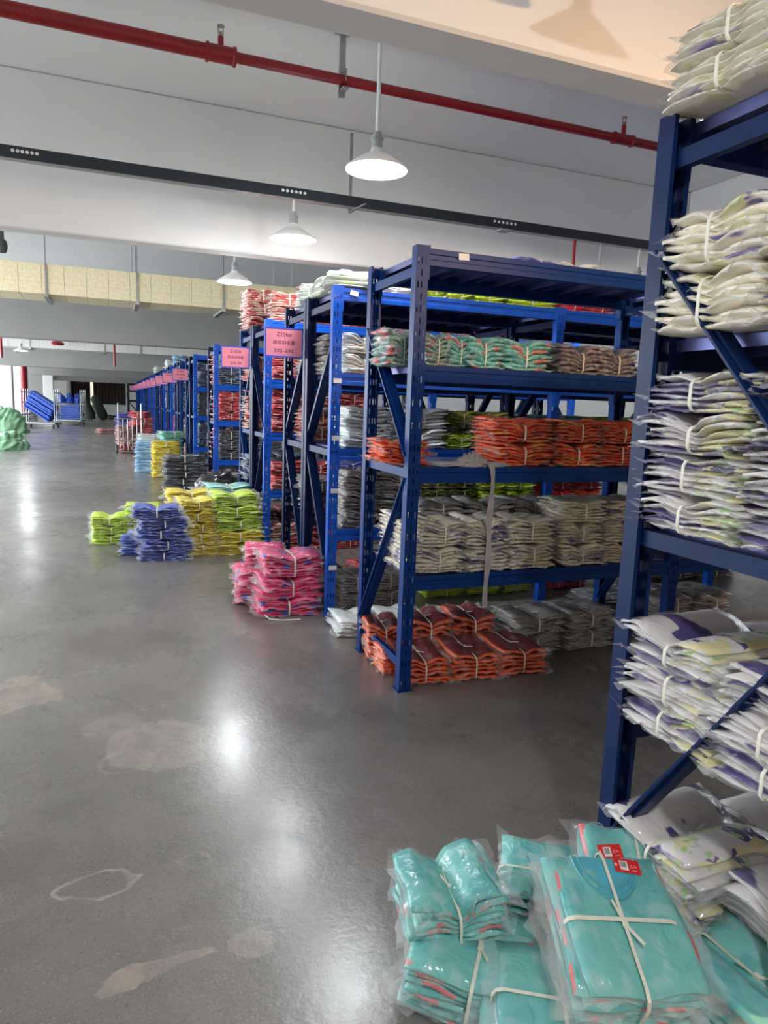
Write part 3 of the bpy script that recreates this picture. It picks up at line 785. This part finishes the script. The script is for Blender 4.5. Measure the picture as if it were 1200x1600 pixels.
for k in range(3): fb('lime', -.02, 6.75, .085*k, rnd.uniform(-4, 4), (.30, .28, .085), f'{("bottom", "middle", "top")[k]} lime bundle, separate stack left of the blue column', 0, g)
for k in range(4): fb('lime', .27, 6.80, .085*k, rnd.uniform(-4, 4), (.30, .28, .085), f'{("bottom", "second", "third", "topmost")[k]} lime bundle, stack right behind the blue column', 1, g)
for k in range(5): fb('yellow', .68, 6.75, .095*k, rnd.uniform(-4, 4), (.40, .30, .095), f'{("bottom", "second", "third", "fourth", "topmost")[k]} yellow bundle, rear stack behind the blue column', 1, g)
for k in range(4): fb('mint', 1.05, 6.78, .13*k, rnd.uniform(-4, 4), (.44, .34, .13), f'{("bottom", "second", "third", "topmost")[k]} mint bundle, stack behind the lime column', 1, g)

g = 'bundle stacks on the aisle floor beyond the mixed pile'
for k in range(5): fb('dark', .95, 10.3, .105*k, rnd.uniform(-6, 6), (.50, .40, .105), f'{("bottom", "second", "third", "fourth", "topmost")[k]} charcoal bundle, grey stack beyond the yellow pile', 1, g)
for k in range(6): fb('yellow', .86, 12.3, .10*k, rnd.uniform(-6, 6), (.44, .40, .10), f'{("bottom", "second", "third", "fourth", "fifth", "topmost")[k]} yellow bundle, stack behind the charcoal bundles', 1, g)
for k in range(5): fb('sky', .62, 13.2, .11*k, 80, (.4, .40, .11), f'{("bottom", "second", "third", "fourth", "topmost")[k]} pale blue bundle, stack left of the far yellow one', 1, g)
for k in range(3): fb('yellow', .66, 13.9, .10*k+.0, 5, (.40, .3, .10), f'{("bottom", "middle", "top")[k]} yellow bundle behind the pale blue stack', 2, g)
for k in range(5): fb('white', .80, 15.0, .115*k, 0, (.55, .45, .115), f'{("bottom", "second", "third", "fourth", "topmost")[k]} white bundle, stack beyond the yellow stacks', 1, g)
fb('mint', 1.05, 13.6, .58, 12, (.42, .4, .12), 'teal bundle lying high behind the far yellow stack', 1, g)
for k in range(4): fb('mint', 1.06, 13.6, .145*k, 4, (.36, .36, .145), f'{("bottom", "second", "third", "fourth")[k]} mint bundle under the high teal bundle', 2, g)
for k in range(7): fb('red', .70+.05*(k % 2), 18.9, .135*k, rnd.uniform(-20, 20), (.62-.03*k, .5, .135), f'{ORD[k]} red bundle from the floor, red heap behind the barred trolley', 1, g)
for k in range(5): fb('redcream', .33, 18.6, .12*k, rnd.uniform(-20, 20), (.36, .45, .12), f'{ORD[k]} pale red bundle from the floor, left of the red heap', 1, g)
for k in range(5): fb('violet', .45, 24.0, .16*k, rnd.uniform(-20, 20), (.55, .5, .16), f'{ORD[k]} violet bundle from the floor, far stack behind the red heap', 2, g)
fb('redcream', -.15, 26.5, 0, 20, (.6, .4, .16), 'flat pale bundle lying alone on the far aisle floor', 2, g)
g = 'bundles on top of the far racks'

# ---- foreground heap of teal jerseys
g = 'teal bundles heaped in the foreground'
def teal(px_, py_, z, rz, size, tilt, label, n=9, var=1, cross=False):
    c = onz(px_, py_, z)
    return bundle('teal', (c.x, c.y, c.z-size[2]*.5), R(rz), size, label, g, 0, n, (R(tilt[0]), R(tilt[1])), cross, var)
teal(742, 1505, .085, -38, (.27, .23, .13), (4, 6), 'lower teal bundle under the tightly tied one, coral edges facing left', 8, 2)
teal(848, 1400, .11, 58, (.26, .22, .16), (0, 6), 'teal bundle slumped behind the big flat one, bag ends facing front', 8, 0)
teal(1150, 1560, .10, 12, (.25, .25, .19), (8, 3), 'teal bundle at the lower right corner beside the near rack', 8, 0)
teal(872, 1592, .085, -28, (.29, .25, .11), (8, 3), 'teal bundle lowest in the foreground heap, cross-tied', 7, 2, True)
teal(703, 1398, .19, -10, (.205, .19, .13), (4, -4), 'tightly tied teal bundle on the left top of the foreground heap', 9, 3)
teal(985, 1372, .19, -24, (.24, .26, .09), (26, 8), 'teal bundle tucked under the big flat one with neckline showing', 5, 2, True)
big = teal(955, 1450, .235, -17, (.245, .295, .10), (20, 4), 'big flat teal bundle with crossed white ties and red hang tag', 9, 2, True)
# neckline, hang tags and loop on the big bundle (its own local units)
def ell(rx, ry, a0, a1, z, n=18, cy=.13, cx=0):
    return [(cx+rx*math.cos(R(a)), cy+ry*math.sin(R(a)), z) for a in np.linspace(a0, a1, n)]
nk = MB()
nk.tube(ell(.088, .085, 180, 360, .134, 20), [.003]+[.0045]*18+[.003], 6); nk.tube(ell(.072, .066, 182, 358, .135, 20), .0035, 6)
ni = ell(.086, .083, 180, 360, .1335, 20)
inn = MB().add(ni+[(x, y, z-.006) for x, y, z in ni], [tuple(range(20)), tuple(range(39, 19, -1))]+[(k, 20+k, 21+k, k+1) for k in range(19)])
part('inner_neck', inn.mesh('inner_neck', simple('blue_inner_neck_cloth', lin(84, 176, 196), .5, var=.06, scale=20, coat=.5)), big, label='bluer cloth inside the neckline')
nm_ = simple('teal_rib_collar', lin(78, 168, 178), .6, var=.05, scale=30, coat=.4)
part('collar', nk.mesh('collar', nm_), big, label='rounded blue-teal neckline')
def hangtag(parent, x, y, z, rz, rx=0):
    o = part('hang_tag', MB().box(-.035, .035, -.016, .016, 0, .0012).mesh('hang_tag', M['redtag'], .0004), parent, (x, y, z), (rx, 0, R(rz)), label='red card hang tag')
    part('barcode_label', MB().box(-.020, .002, -.010, .010, .0012, .0018).mesh('barcode_label', M['label']), o)
    mb = MB()
    xx = -.017
    for k, w in enumerate((.0012, .0007, .0016, .0007, .0012, .0018, .0007)): mb.box(xx, xx+w, -.004, .008, .0018, .0021); xx += w+.0011
    part('barcode', mb.mesh('barcode', M['black']), o)
    mb = MB(); mb.tube([(.008, -.004, .0014), (.012, .004, .0014), (.016, -.003, .0014), (.020, .003, .0014), (.025, -.001, .0014)], .0006, 5).tube([(.010, -.009, .0014), (.024, -.008, .0014)], .0005, 5)
    part('print', mb.mesh('print', M['label']), o)
    part('eyelet', MB().lathe([(.0015, .0013), (.003, .0018), (.0035, .0013)], 10, (-.031, 0, 0)).mesh('eyelet', M['label']), o)
hangtag(big, .062, .112, .137, -6)
hangtag(big, .035, .150, .124, 4, .25)


# ================================================================== SIGNS
BF = bpy.data.curves.new('tmp', 'FONT').font
def text_mesh(body, size, mat):
    cu = bpy.data.curves.new('lettering', 'FONT'); cu.body = body; cu.size = size; cu.align_x = 'CENTER'; cu.align_y = 'CENTER'; cu.extrude = .0006
    cu.space_line = .95
    o = bpy.data.objects.new('lettering', cu); COL.objects.link(o)
    dg = bpy.context.evaluated_depsgraph_get(); dg.update()
    me = bpy.data.meshes.new_from_object(o.evaluated_get(dg)); bpy.data.objects.remove(o)
    me.materials.clear(); me.materials.append(mat); return me
SW, SH = .262, .195
frame_me = MB().box(0, SW, -.006, .006, 0, .010).box(0, SW, -.006, .006, SH-.010, SH).box(0, .010, -.006, .006, .010, SH-.010).box(SW-.010, SW, -.006, .006, .010, SH-.010).box(.008, SW-.008, .001, .005, .008, SH-.008).mesh('sign_board', M['sign_frame'])
paper_me = MB().box(.010, SW-.010, -.0025, .001, .010, SH-.010).mesh('paper', M['pink'])
clip_me = MB().box(0, .018, -.012, .004, 0, .026).mesh('clip', M['label'])
def sign(y, lines, label, z=1.61, group='pink rack signs'):
    t = thing('rack_sign', label, 'sign', (XR-SW-.008, y, z), (0, 0, 0), group)
    part('sign_board', frame_me, t); part('paper', paper_me, t)
    for dz in (.025, .135): part('clip', clip_me, t, (SW-.002, 0, dz), label='white clip')
    for k, (s, sz) in enumerate(lines):
        part('lettering', text_mesh(s, sz, M['ink']), t, (SW/2, -.0032, SH*(.76-.27*k)), (math.pi/2, 0, 0))
    return t
sign(RY['R3']+.02, [('Z106#', .038), ('综合训练服', .030), ('3XS~6XL', .034)], 'pink rack sign reading Z106# in a blue frame')
sign(RY['R5']+.02, [('Z107#', .038), ('综合训练服', .030), ('3XS~M', .034)], 'pink rack sign reading Z107# in a blue frame')
for k in range(12):
    sign(11.5+2.3*k+.66, [('Z108#', .038), ('综合训练服', .030), ('L~5XL', .034)] if k == 0 else ([('综合训练服', .030)] if k < 4 else []),
         f'{ORD[k]} small pink sign beyond the Z107# sign along the aisle', 1.60)

# ================================================================== STRAP, RAG, LOOSE BAG ON THE STRAP RACK
def crumple(name, mat, sx, sy, sz, seed, nu=26, nv=14, amp=.35, freq=3.0):
    rng = np.random.default_rng(seed); ws = [(rng.normal(size=3)*freq, rng.uniform(0, 6)) for _ in range(9)]
    v = []; f = []
    for i in range(nv+1):
        ph = math.pi/2*i/nv
        for j in range(nu):
            a = 2*math.pi*j/nu; d = np.array([math.cos(a)*math.cos(ph), math.sin(a)*math.cos(ph), math.sin(ph)])
            n_ = sum(abs(math.sin(d@w+p_)) for w, p_ in ws)/9; n2 = sum(abs(math.sin(2.7*(d@w)+p_*1.7)) for w, p_ in ws)/9; r = 1+amp*(n_*2-1.25)+amp*.5*(n2*2-1.25)
            z = max(0, d[2]*r) if i else 0
            v.append((d[0]*r*sx, d[1]*r*sy, z*sz))
    for i in range(nv):
        for j in range(nu): f.append((i*nu+j, i*nu+(j+1) % nu, (i+1)*nu+(j+1) % nu, (i+1)*nu+j))
    return mk(name, v, f, mat)
xs_ = xat(768, Y1-.01, 1.05)
t = thing('rag_strap', 'crumpled grey cloth strip with its end hanging from the middle shelf', 'rag', (xs_, Y1+.10, 1.051))
part('crumpled_cloth', crumple('crumpled_cloth', M['greyrag'], .075, .06, .055, 4, 48, 20, .45, 5.5), t, (-.055, -.02, 0))
part('crumpled_cloth', crumple('crumpled_cloth', M['greyrag'], .14, .045, .022, 9, 48, 12, .5, 6), t, (0, -.03, 0))
mb = MB(); v = []; f = []; rng = np.random.default_rng(3)
pts = [(-.01, -.06, .02), (.0, -.102, .012), (.002, -.117, -.01)]+[(.003+.004*math.sin(k*.9), -.118, -.01-k*.047) for k in range(1, 15)]
for k, p_ in enumerate(pts):
    w = .014+.003*math.sin(k*1.3); tw = .5*math.sin(k*.5)
    a, b_ = w*math.cos(tw), w*math.sin(tw)*.5
    v += [(p_[0]-a, p_[1]-b_, p_[2]), (p_[0]+a, p_[1]+b_, p_[2]), (p_[0]+a, p_[1]+b_-.003, p_[2]), (p_[0]-a, p_[1]-b_-.003, p_[2])]
for k in range(len(pts)-1):
    for q in range(4): f.append((k*4+q, k*4+(q+1) % 4, k*4+4+(q+1) % 4, k*4+4+q))
mb.add(v, f+[(0, 1, 2, 3)], True); part('hanging_end', mb.mesh('hanging_end', M['greyrag']), t)
c = xat(715, Y1+.12, 1.05)
bundle('white', (c, Y1+.14, 1.051), .05, (.27, .2, .014), 'single flat bagged white garment on the middle shelf of strap rack', None, 1, 2)
c = xat(820, Y1+.3, 2.0)
bundle('violet', (c-.03, Y1+.28, 1.992), .3, (.26, .22, .06), 'pale violet bag left lying on the empty top shelf of the strap rack', None, 1, 3)
bundle('white', (c+.22, Y1+.24, 1.992), -.2, (.20, .18, .05), 'small white bag beside the violet one on the top shelf', None, 1, 3)
o = part('bin_bag', crumple('bin_bag', M['blackbag'], .24, .2, .17, 12), None, (1.06, 7.6, .38)); tag(o, 'black bin bag lying on grey bundles behind the mint stack', 'bag')
for k in range(3): fb('grey', 1.02, 7.6, .125*k, 3*k, (.46, .4, .125), f'{("bottom", "middle", "top")[k]} grey bundle under the black bin bag', 1, 'grey bundles under the black bag')

# ================================================================== CEILING SERVICES
def lamp(x, y, z, top, label, warm=False, power=LAMP_W, lit=True, group='pendant lamps above the racks'):
    t = thing('pendant_lamp', label, 'lamp', (x, y, z), (0, 0, 0), group)
    part('rod', MB().tube([(0, 0, .17), (0, 0, top-z)], .011, 10).mesh('rod', M['shade_out']), t)
    part('socket', MB().lathe([(.001, .19), (.024, .188), (.026, .165), (.036, .163), (.036, .150), (.030, .148), (.032, .105), (.001, .104)], 20).mesh('socket', M['greypaint']), t)
    part('shade', MB().lathe([(.030, .108), (.040, .085), (.10, .050), (.168, .004), (.172, -.006), (.170, -.008), (.164, .001), (.10, .045), (.040, .079), (.030, .10)], 40).mesh('shade', M['shade_out']), t)
    part('bulb', MB().lathe([(.001, -.008), (.05, -.006), (.062, .010), (.060, .03), (.030, .075), (.001, .078)], 20).mesh('bulb', M['bulb_warm' if warm else 'bulb_white'] if lit else M['greypaint']), t)
    if not lit: return t
    ld = bpy.data.lights.new('bulb_glow', 'POINT'); ld.energy = power; ld.color = WARM if warm else WHITE; ld.shadow_soft_size = .07
    lo = link(bpy.data.objects.new('bulb_glow', ld), t, (0, 0, -.03))
    return t
lamp(1.40, 3.87, 2.61, ZC, 'largest white pendant lamp hanging before the wide ceiling beam')
lamp(1.30, 5.365, 2.525, 2.80, 'second pendant lamp hanging below the dark trunking')
lamp(1.19, 7.35, 2.49, ZC, 'third pendant lamp hanging in front of the foil duct')
lamp(1.43, 1.93, 2.67, ZC, 'unlit pendant lamp cut off by the top edge of the photo', lit=False)
lamp(2.6, .25, 2.45, ZC, 'warm pendant lamp above the near right rack, out of view', True, LAMP_W*4.4)
lamp(.25, -.75, 2.9, ZC, 'added pendant lamp above the near aisle, out of view behind the camera', power=LAMP_W*2.4)  # unseen lamp, added to brighten the teal heap and front rack
lamp(4.50, 5.365, 2.45, 2.80, 'pendant lamp at the right showing only its grey socket above racks')
lamp(-2.2, 21.5, 2.42, ZC, 'far pendant lamp before the second grey beam on the left')

for k, (x_, y_) in enumerate(((-3.2, 7.5), (-3.6, 13.0), (-4.2, 19.0), (-5.0, 26.0), (-5.6, 34.0))):  # unseen lamps, added to brighten the far left floor
    lamp(x_, y_, 2.5, ZC, f'added pendant lamp over the left aisle outside the frame, {ORD[k]} from the front', power=LAMP_W*4.0)

# sprinkler pipe
PZ, PY = 3.4, 4.72
t = thing('sprinkler_pipe', 'dark red sprinkler pipe running below the ceiling slab', 'pipe', (0, PY, PZ))
xc1, xc2 = onY(345, 78, PY).x, onY(973, 222, PY).x
part('pipe_run', MB().tube([(-8, 0, 0), (xc1, 0, 0)], .045, 14).mesh('pipe_run', M['red_pipe']), t)
part('pipe_run', MB().tube([(xc1, 0, 0), (9, 0, 0)], .032, 14).mesh('pipe_run', M['red_pipe']), t)
for xc, r in ((xc1, .052), (xc2, .040)):
    part('coupling', MB().tube([(xc-.09, 0, 0), (xc-.075, 0, 0), (xc-.07, 0, 0), (xc+.07, 0, 0), (xc+.075, 0, 0), (xc+.09, 0, 0)], [r*1.1, r*1.1, r*.96, r*.96, r*1.1, r*1.1], 14).mesh('coupling', M['red_pipe']), t)
    h = part('sprinkler_head', MB().tube([(xc, 0, .02), (xc, 0, .10)], .018, 10).mesh('sprinkler_head', M['red_pipe']), t)
    part('deflector', MB().tube([(xc, 0, .10), (xc, 0, .125)], .010, 8).tube([(xc-.015, 0, .11), (xc-.015, 0, .155)], .003, 6).tube([(xc+.015, 0, .11), (xc+.015, 0, .155)], .003, 6).tube([(xc, 0, .155), (xc, 0, .160)], .022, 12).mesh('deflector', M['sprinkler']), h)
xh = onY(537, 120, PY).x
part('pipe_hanger', MB().box(xh-.02, xh+.02, .03, .05, -.09, ZC-PZ).box(xh-.05, xh+.05, -.0, .06, ZC-PZ-.03, ZC-PZ-.005).tube([(xh, -.05, -.02), (xh, -.05, .05), (xh, .04, .06)], .006, 6).box(xh-.02, xh+.02, -.055, .05, -.065, -.055).mesh('pipe_hanger', M['steel']), t)
t = thing('sprinkler_pipe', 'bright red pipe crossing the top right corner', 'pipe', (0, 1.72, 3.02))
part('pipe_run', MB().tube([(.8, 0, 0), (6, 0, 0)], .05, 14).mesh('pipe_run', M['red_pipe']), t)

# dark trunking below the wide beam
TY, TZ = 5.33, 2.80
t = thing('cable_trunking', 'long dark cable trunking with grouped round holes below ceiling', 'trunking', (0, TY, TZ))
part('channel', MB().prism([(0, 0), (.07, 0), (.07, .075), (.067, .075), (.067, .004), (.003, .004), (.003, .075), (0, .075)], 'x', -8, 5.89).mesh('channel', M['tray']), t)
part('bottom_strip', MB().box(-8, 5.89, .004, .066, -.004, 0).mesh('bottom_strip', M['steel']), t, label='bright steel underside')
hm = MB().lathe([(.001, 0), (.010, 0), (.011, .002)], 10).mesh('hole', M['label'])
for a, b_, yy in ((20, 58, 247), (442, 476, 314), (772, 804, 362)):
    xa, xb = onY(a, yy, TY).x, onY(b_, yy+5, TY).x
    for k in range(6): part('hole', hm, t, (xa+(xb-xa)*k/5, -.0005, .045), (math.pi/2, 0, 0))
xa = onY(553, 280, TY).x; xb = onY(1027, 370, TY).x
for x_ in (xa, xb):
    part('hanger', MB().box(x_-.012, x_+.012, .075, .080, -.02, .55).box(x_-.012, x_+.012, -.06, .08, -.03, -.022).bar((x_, -.06, -.03), (x_+.06, -.12, .0), .02, .006).mesh('hanger', M['steel']), t)
xa = onY(788, 367, TY).x
part('bracket', MB().box(xa-.05, xa+.05, -.03, .07, -.02, -.008).mesh('bracket', M['greypaint']), t)
for xp, y_, r_, mt, lb in ((896, 5.365, .014, 'red_pipe', 'thin red drop pipe behind the top shelf of the strap rack'), (937, 5.365, .010, 'steel', 'thin steel rod beside the red drop pipe above the racks')):
    x_ = onY(xp, 405, y_).x
    tag(part('drop_pipe', MB().tube([(x_, y_, 2.35), (x_, y_, 2.797)], r_, 8).mesh('drop_pipe', M[mt]), None), lb, 'pipe')

# foil clad ducts
def duct(y, z0, h, d, mat, x0, x1, step, label, straps):
    t = thing('air_duct', label, 'duct', (0, y, z0), (0, 0, 0))
    part('core', MB().box(x0, x1, .012, d, .012, h-.012).mesh('core', M['greypaint']), t)
    pm = MB().box(.002, step-.002, 0, .012, 0, h).mesh('panel', M[mat], .003); um = MB().box(.002, step-.002, .0125, d, 0, .0115).mesh('bottom_panel', M[mat], .003)
    n = int((x1-x0)/step)
    for k in range(n):
        part('panel', pm, t, (x0+k*step, 0, 0)); part('bottom_panel', um, t, (x0+k*step, 0, 0))
    sm = MB().box(-.012, .012, -.02, -.006, -.05, h+.02).box(-.03, .03, -.03, d+.03, -.045, -.012).box(-.008, .008, -.018, -.006, h+.02, ZC-z0-.003).mesh('duct_hanger', M['steel'])
    for x_ in straps: part('duct_hanger', sm, t, (x_, 0, 0))
    return t
duct(11.0, 2.665, .40, .85, 'duct', -5.4, 6.0, .285, 'cream foil-clad air duct crossing the aisle above the racks', [onY(p_, 440, 11).x for p_ in (72, 214, 349)])
duct(24.0, 2.655, .42, .9, 'duct2', -7, 8, .42, 'pale foil-clad air duct far behind the grey beam', [onY(p_, 545, 24).x for p_ in (47, 164, 220)])
for xp in (205, 211, 428, 456):
    x_ = onY(xp, 405, 11.4).x
    tag(part('hanger_rod', MB().tube([(x_, 11.4, 3.07), (x_, 11.4, ZC)], .012, 6).mesh('hanger_rod', M['steel']), None), f'thin steel rod above the cream duct, {("first", "second", "third", "fourth")[(205, 211, 428, 456).index(xp)]} from the left', 'rod', 'rods above the cream duct')
x_ = onY(3, 390, 10.6).x
tag(part('valve', MB().lathe([(.001, -.12), (.05, -.11), (.07, -.04), (.06, .03), (.03, .06), (.028, .5)], 12, (x_, 10.6, 3.2)).mesh('valve', M['rubber']), None), 'dark round valve above the cream duct at the left edge', 'valve')
for xp, yy in ((2, 545), (179, 560)):
    p_ = onY(xp, yy, 23.5)
    tag(part('drop_pipe', MB().tube([(p_.x, 23.5, p_.z-.25), (p_.x, 23.5, ZC)], .035, 8).mesh('drop_pipe', M['red_pipe']), None), f'short red pipe in front of the pale far duct, {("left edge", "right part")[xp > 50]}', 'pipe')
p_ = onY(90, 537, 23.2)
tag(part('ceiling_horn', MB().lathe([(.001, 0), (.16, .01), (.19, .06), (.12, .12), (.02, .14), (.02, ZC-p_.z)], 14, (p_.x, 23.2, p_.z-.05)).mesh('ceiling_horn', M['red_pipe']), None), 'red round fitting hanging before the pale far duct', 'fitting')

# ================================================================== FAR LEFT: column services, carts, sacks, curtains
x_ = onY(101, 610, 34.5).x-.0
p_ = onz(98, 642, 0)
tag(part('riser_pipe', MB().tube([(-3.48, 34.6, 0), (-3.48, 34.6, ZC)], .13, 12).tube([(-3.48, 34.6, 1.2), (-3.48, 34.6, 1.3)], .16, 12).mesh('riser_pipe', M['red_pipe']), None), 'thick red riser pipe between the white columns far left', 'pipe')
struct('wall_left', MB().box(-9, -3.2, 44.0, 44.2, 0, ZC), M['grey_wall'])
# curtained windows in the far wall
for k, (xa, xb) in enumerate(((106, 141), (146, 196))):
    A, B = onY(xa, 615, 46.8).x, onY(xb, 615, 46.8).x
    t = thing('window_curtain', ['left', 'right'][k]+' dark brown pleated curtain drawn across the far window', 'curtain', (0, 46.96, .76))
    n = 8 if k == 0 else 10; w = (B-A)/n
    for j in range(n):
        pr = [(A+w*(j+q/6)+.0, -.06*math.sin(math.pi*q/6)) for q in range(7)]+[(A+w*(j+1), .03), (A+w*j, .03)]
        part('pleat', MB().prism(pr, 'z', 0, 1.30).mesh('pleat', M['curtain']), t)
A = onY(141.5, 612, 46.9).x; B = onY(145.5, 612, 46.9).x
o = part('window_1', MB().box(A, B, 46.96, 46.998, .72, 2.06).mesh('window_1', M['daylit']), None); o['kind'] = 'structure'


def wheel(parent, x, y, r=.075):
    w = part('caster', MB().tube([(x-.02, y, r), (x+.02, y, r)], r, 14).mesh('caster', M['rubber']), parent)
    part('caster_fork', MB().box(x-.03, x-.022, y-.02, y+.02, r, r*2.1).box(x+.022, x+.03, y-.02, y+.02, r, r*2.1).box(x-.03, x+.03, y-.02, y+.02, r*2.05, r*2.2).mesh('caster_fork', M['steel']), w)


def cage_cart(cx, cy, label, w=1.15, d=.8, h=1.45):
    t = thing('platform_cart', label, 'cart', (cx, cy, 0), (0, 0, R(-12)))
    part('platform', MB().box(-w/2, w/2, -d/2, d/2, .17, .23).mesh('platform', M['steel'], .01), t)
    for sx in (-1, 1):
        mb = MB()
        for y in (-d/2, -d/6, d/6, d/2): mb.tube([(sx*w/2, y, .23), (sx*w/2, y, h)], .020, 8)
        for z in (.5, .95, h-.12): mb.tube([(sx*w/2, -d/2, z), (sx*w/2, d/2, z)], .016, 8)
        part('end_rail', mb.mesh('end_rail', M['steel']), t)
        for sy in (-1, 1): wheel(t, sx*(w/2-.08), sy*(d/2-.08))
    return t
c1 = onz(70, 667, 0); c1 = Vector((-2.42, 29.6, 0))
cage_cart(c1.x, c1.y, 'steel cage cart loaded with slanting blue boards')
g = 'blue boards on the steel cage cart'
bm_ = MB().box(-.50, .50, -.30, .30, 0, .055).mesh('blue_board', M['board'], .008)
for k in range(9):
    a = R(-33); o = part('blue_board', bm_, None, (c1.x-.12+.030*k+.03*math.sin(k*2.3), c1.y+.03*math.sin(k*1.7), .52+.070*k), (0, -a, R(-12)))
    tag(o, f'{ORD[k]} slanting blue board from the bottom of the cart stack', 'board', g)
c2 = Vector((-1.62, 33.2, 0))
cage_cart(c2.x, c2.y, 'second cart behind, stacked with flat blue crates and cloth', 1.1, .8, 1.5)
for k in range(7):
    o = part('blue_board', MB().box(-.48, .48, -.3, .3, 0, .07).mesh('blue_board', M['board'], .008), None, (c2.x+.02*math.sin(k), c2.y, .25+.085*k), (0, R(-3), R(-12)))
    tag(o, f'{ORD[k]} flat blue board from the bottom of the second cart', 'board', 'flat blue boards on the second cart')
for k in range(3):
    o = part('blue_cloth', crumple('blue_cloth', M['board'], .15, .22, .36, 40+k, 22, 10, .6, 5), None, (c2.x-.31+.31*k, c2.y, .92)); tag(o, f'{("left", "middle", "right")[k]} crumpled blue cloth lump atop the second cart', 'cloth', 'blue cloth on the second cart')
for k, x_ in enumerate((-1.12, -.70)):
    mb = MB().tube([(0, 0, .02), (0, 0, .25), (-.03, 0, .8), (-.05, 0, 1.25), (-.05, 0, 1.38)], [.16, .27, .26, .22, .08], 14)
    o = part('sack', mb.mesh('sack', M['sack']), None, (x_+.25+.16*k, 40.0+k*.55, 0), (0, R(-20), 0)); tag(o, f'dark green sack leaning beside the second cart, {("left", "right")[k]} of the pair', 'sack')
o = part('black_heap', crumple('black_heap', M['black'], .6, .4, .22, 77), None, (.25, 42.3, 0)); tag(o, 'low black heap on the floor below the far curtains', 'heap')
# dark scaffold rack at the end of the aisle
t = thing('scaffold_rack', 'black empty steel rack standing at the far end of the aisle', 'rack', (.95, 41.2, 0))
um = MB().box(-.05, .05, -.05, .05, 0, 2.0).mesh('upright', M['black']); bm2 = MB().box(0, 1.5, -.03, .03, -.06, .06).mesh('beam', M['black'])
for x_ in (0, .75, 1.5):
    for y_ in (0, .9): part('upright', um, t, (x_, y_, 0))
for z_ in (.45, 1.05, 1.6, 1.95):
    for y_ in (0, .9): part('beam', bm2, t, (0, y_, z_))
for x_ in (0, .75): part('diagonal_brace', MB().bar((x_, 0, .1), (x_+.75, 0, 1.0), .06, .06).bar((x_+.75, 0, .1), (x_, 0, 1.0), .06, .06).mesh('diagonal_brace', M['black']), t)
# green tarpaulin heaps at the left edge
for (px_, py_, sx, sz, sd, lb) in ((2, 703, .52, .40, 21, 'nearer pale green tarpaulin bundle on the floor at the left edge'), (4, 676, .70, .80, 33, 'taller green tarpaulin heap behind, against the white column')):
    p_ = onz(px_, py_, 0)
    o = part('tarpaulin_heap', crumple('tarpaulin_heap', M['tarp'], sx, .6, sz, sd, 80, 36, .34, 3.6), None, (p_.x, p_.y+.4, 0)); tag(o, lb, 'tarpaulin')
for k in range(4): bundle('grey', (-3.2, 33.6, .17*k), 0, (.55, .4, .17), f'{ORD[k]} grey packet from the floor, stack behind the white column', 'grey packets behind the column', 2)
# barred hand trolley in the aisle
p_ = Vector((.42, 17.3, 0))
t = thing('hand_trolley', 'barred steel hand trolley in front of the red heap', 'trolley', p_, (0, 0, R(4)))
mb = MB()
for x_ in (-.25, .25): mb.tube([(x_, 0, .12), (x_, .02, 1.15)], .017, 8)
part('frame', mb.tube([(-.25, .0, .30), (.25, .0, .30)], .014, 8).tube([(-.25, .0, .80), (.25, .0, .80)], .014, 8).mesh('frame', M['steel']), t)
for x_ in (-.15, -.05, .05, .15): part('bar', MB().tube([(x_, 0, .06), (x_, 0, .80)], .011, 8).mesh('bar', M['steel']), t)
part('toe_plate', MB().box(-.22, .22, -.02, .42, .04, .055).mesh('toe_plate', M['steel']), t)
for x_ in (-.29, .29): part('wheel', MB().tube([(x_-.025, .03, .10), (x_+.025, .03, .10)], .10, 16).mesh('wheel', M['rubber']), t)
fb('red', .42, 17.58, .057, 6, (.42, .36, .13), 'red bundle lying on the toe plate of the trolley', 1, 'bundles on the trolley')
fb('redcream', .42, 17.60, .19, -6, (.42, .36, .14), 'pale red bundle on top of another on the trolley', 1, 'bundles on the trolley')
# the slivers between and behind the other bundles, one joined mass
mv = []; mf = []; mc = []; mi = []; mats = []
for me, mtx in MASS:
    n_ = len(me.vertices); co = np.empty(n_*3, np.float32); me.vertices.foreach_get('co', co)
    A = np.array(mtx); co = co.reshape(-1, 3) @ A[:3, :3].T + A[:3, 3]
    f_ = np.empty(len(me.loops), np.int32); me.loops.foreach_get('vertex_index', f_)
    c_ = np.empty(n_*4, np.float32); me.attributes['Col'].data.foreach_get('color', c_)
    mf.append(f_.reshape(-1, 4)+sum(len(q) for q in mv)); mv.append(co); mc.append(c_.reshape(-1, 4))
    if me.materials[0] not in mats: mats.append(me.materials[0])
    mi += [mats.index(me.materials[0])]*len(me.polygons)
me = mk('bundle_mass', np.concatenate(mv), np.concatenate(mf), mats[0], np.concatenate(mc))
for m_ in mats[1:]: me.materials.append(m_)
me.polygons.foreach_set('material_index', np.array(mi, np.int32))
tag(part('bundle_mass', me, None), 'bagged garment bundles showing as slivers between and behind others on the shelves', 'bundles', None, 'stuff')
for l, n_ in LABELS.items():
    if n_ > 1: print('DUPLICATE LABEL', n_, l)
    if not 4 <= len(l.split()) <= 16: print('LONG LABEL', len(l.split()), l)
print('objects', len(S.objects), 'meshes', len(bpy.data.meshes))
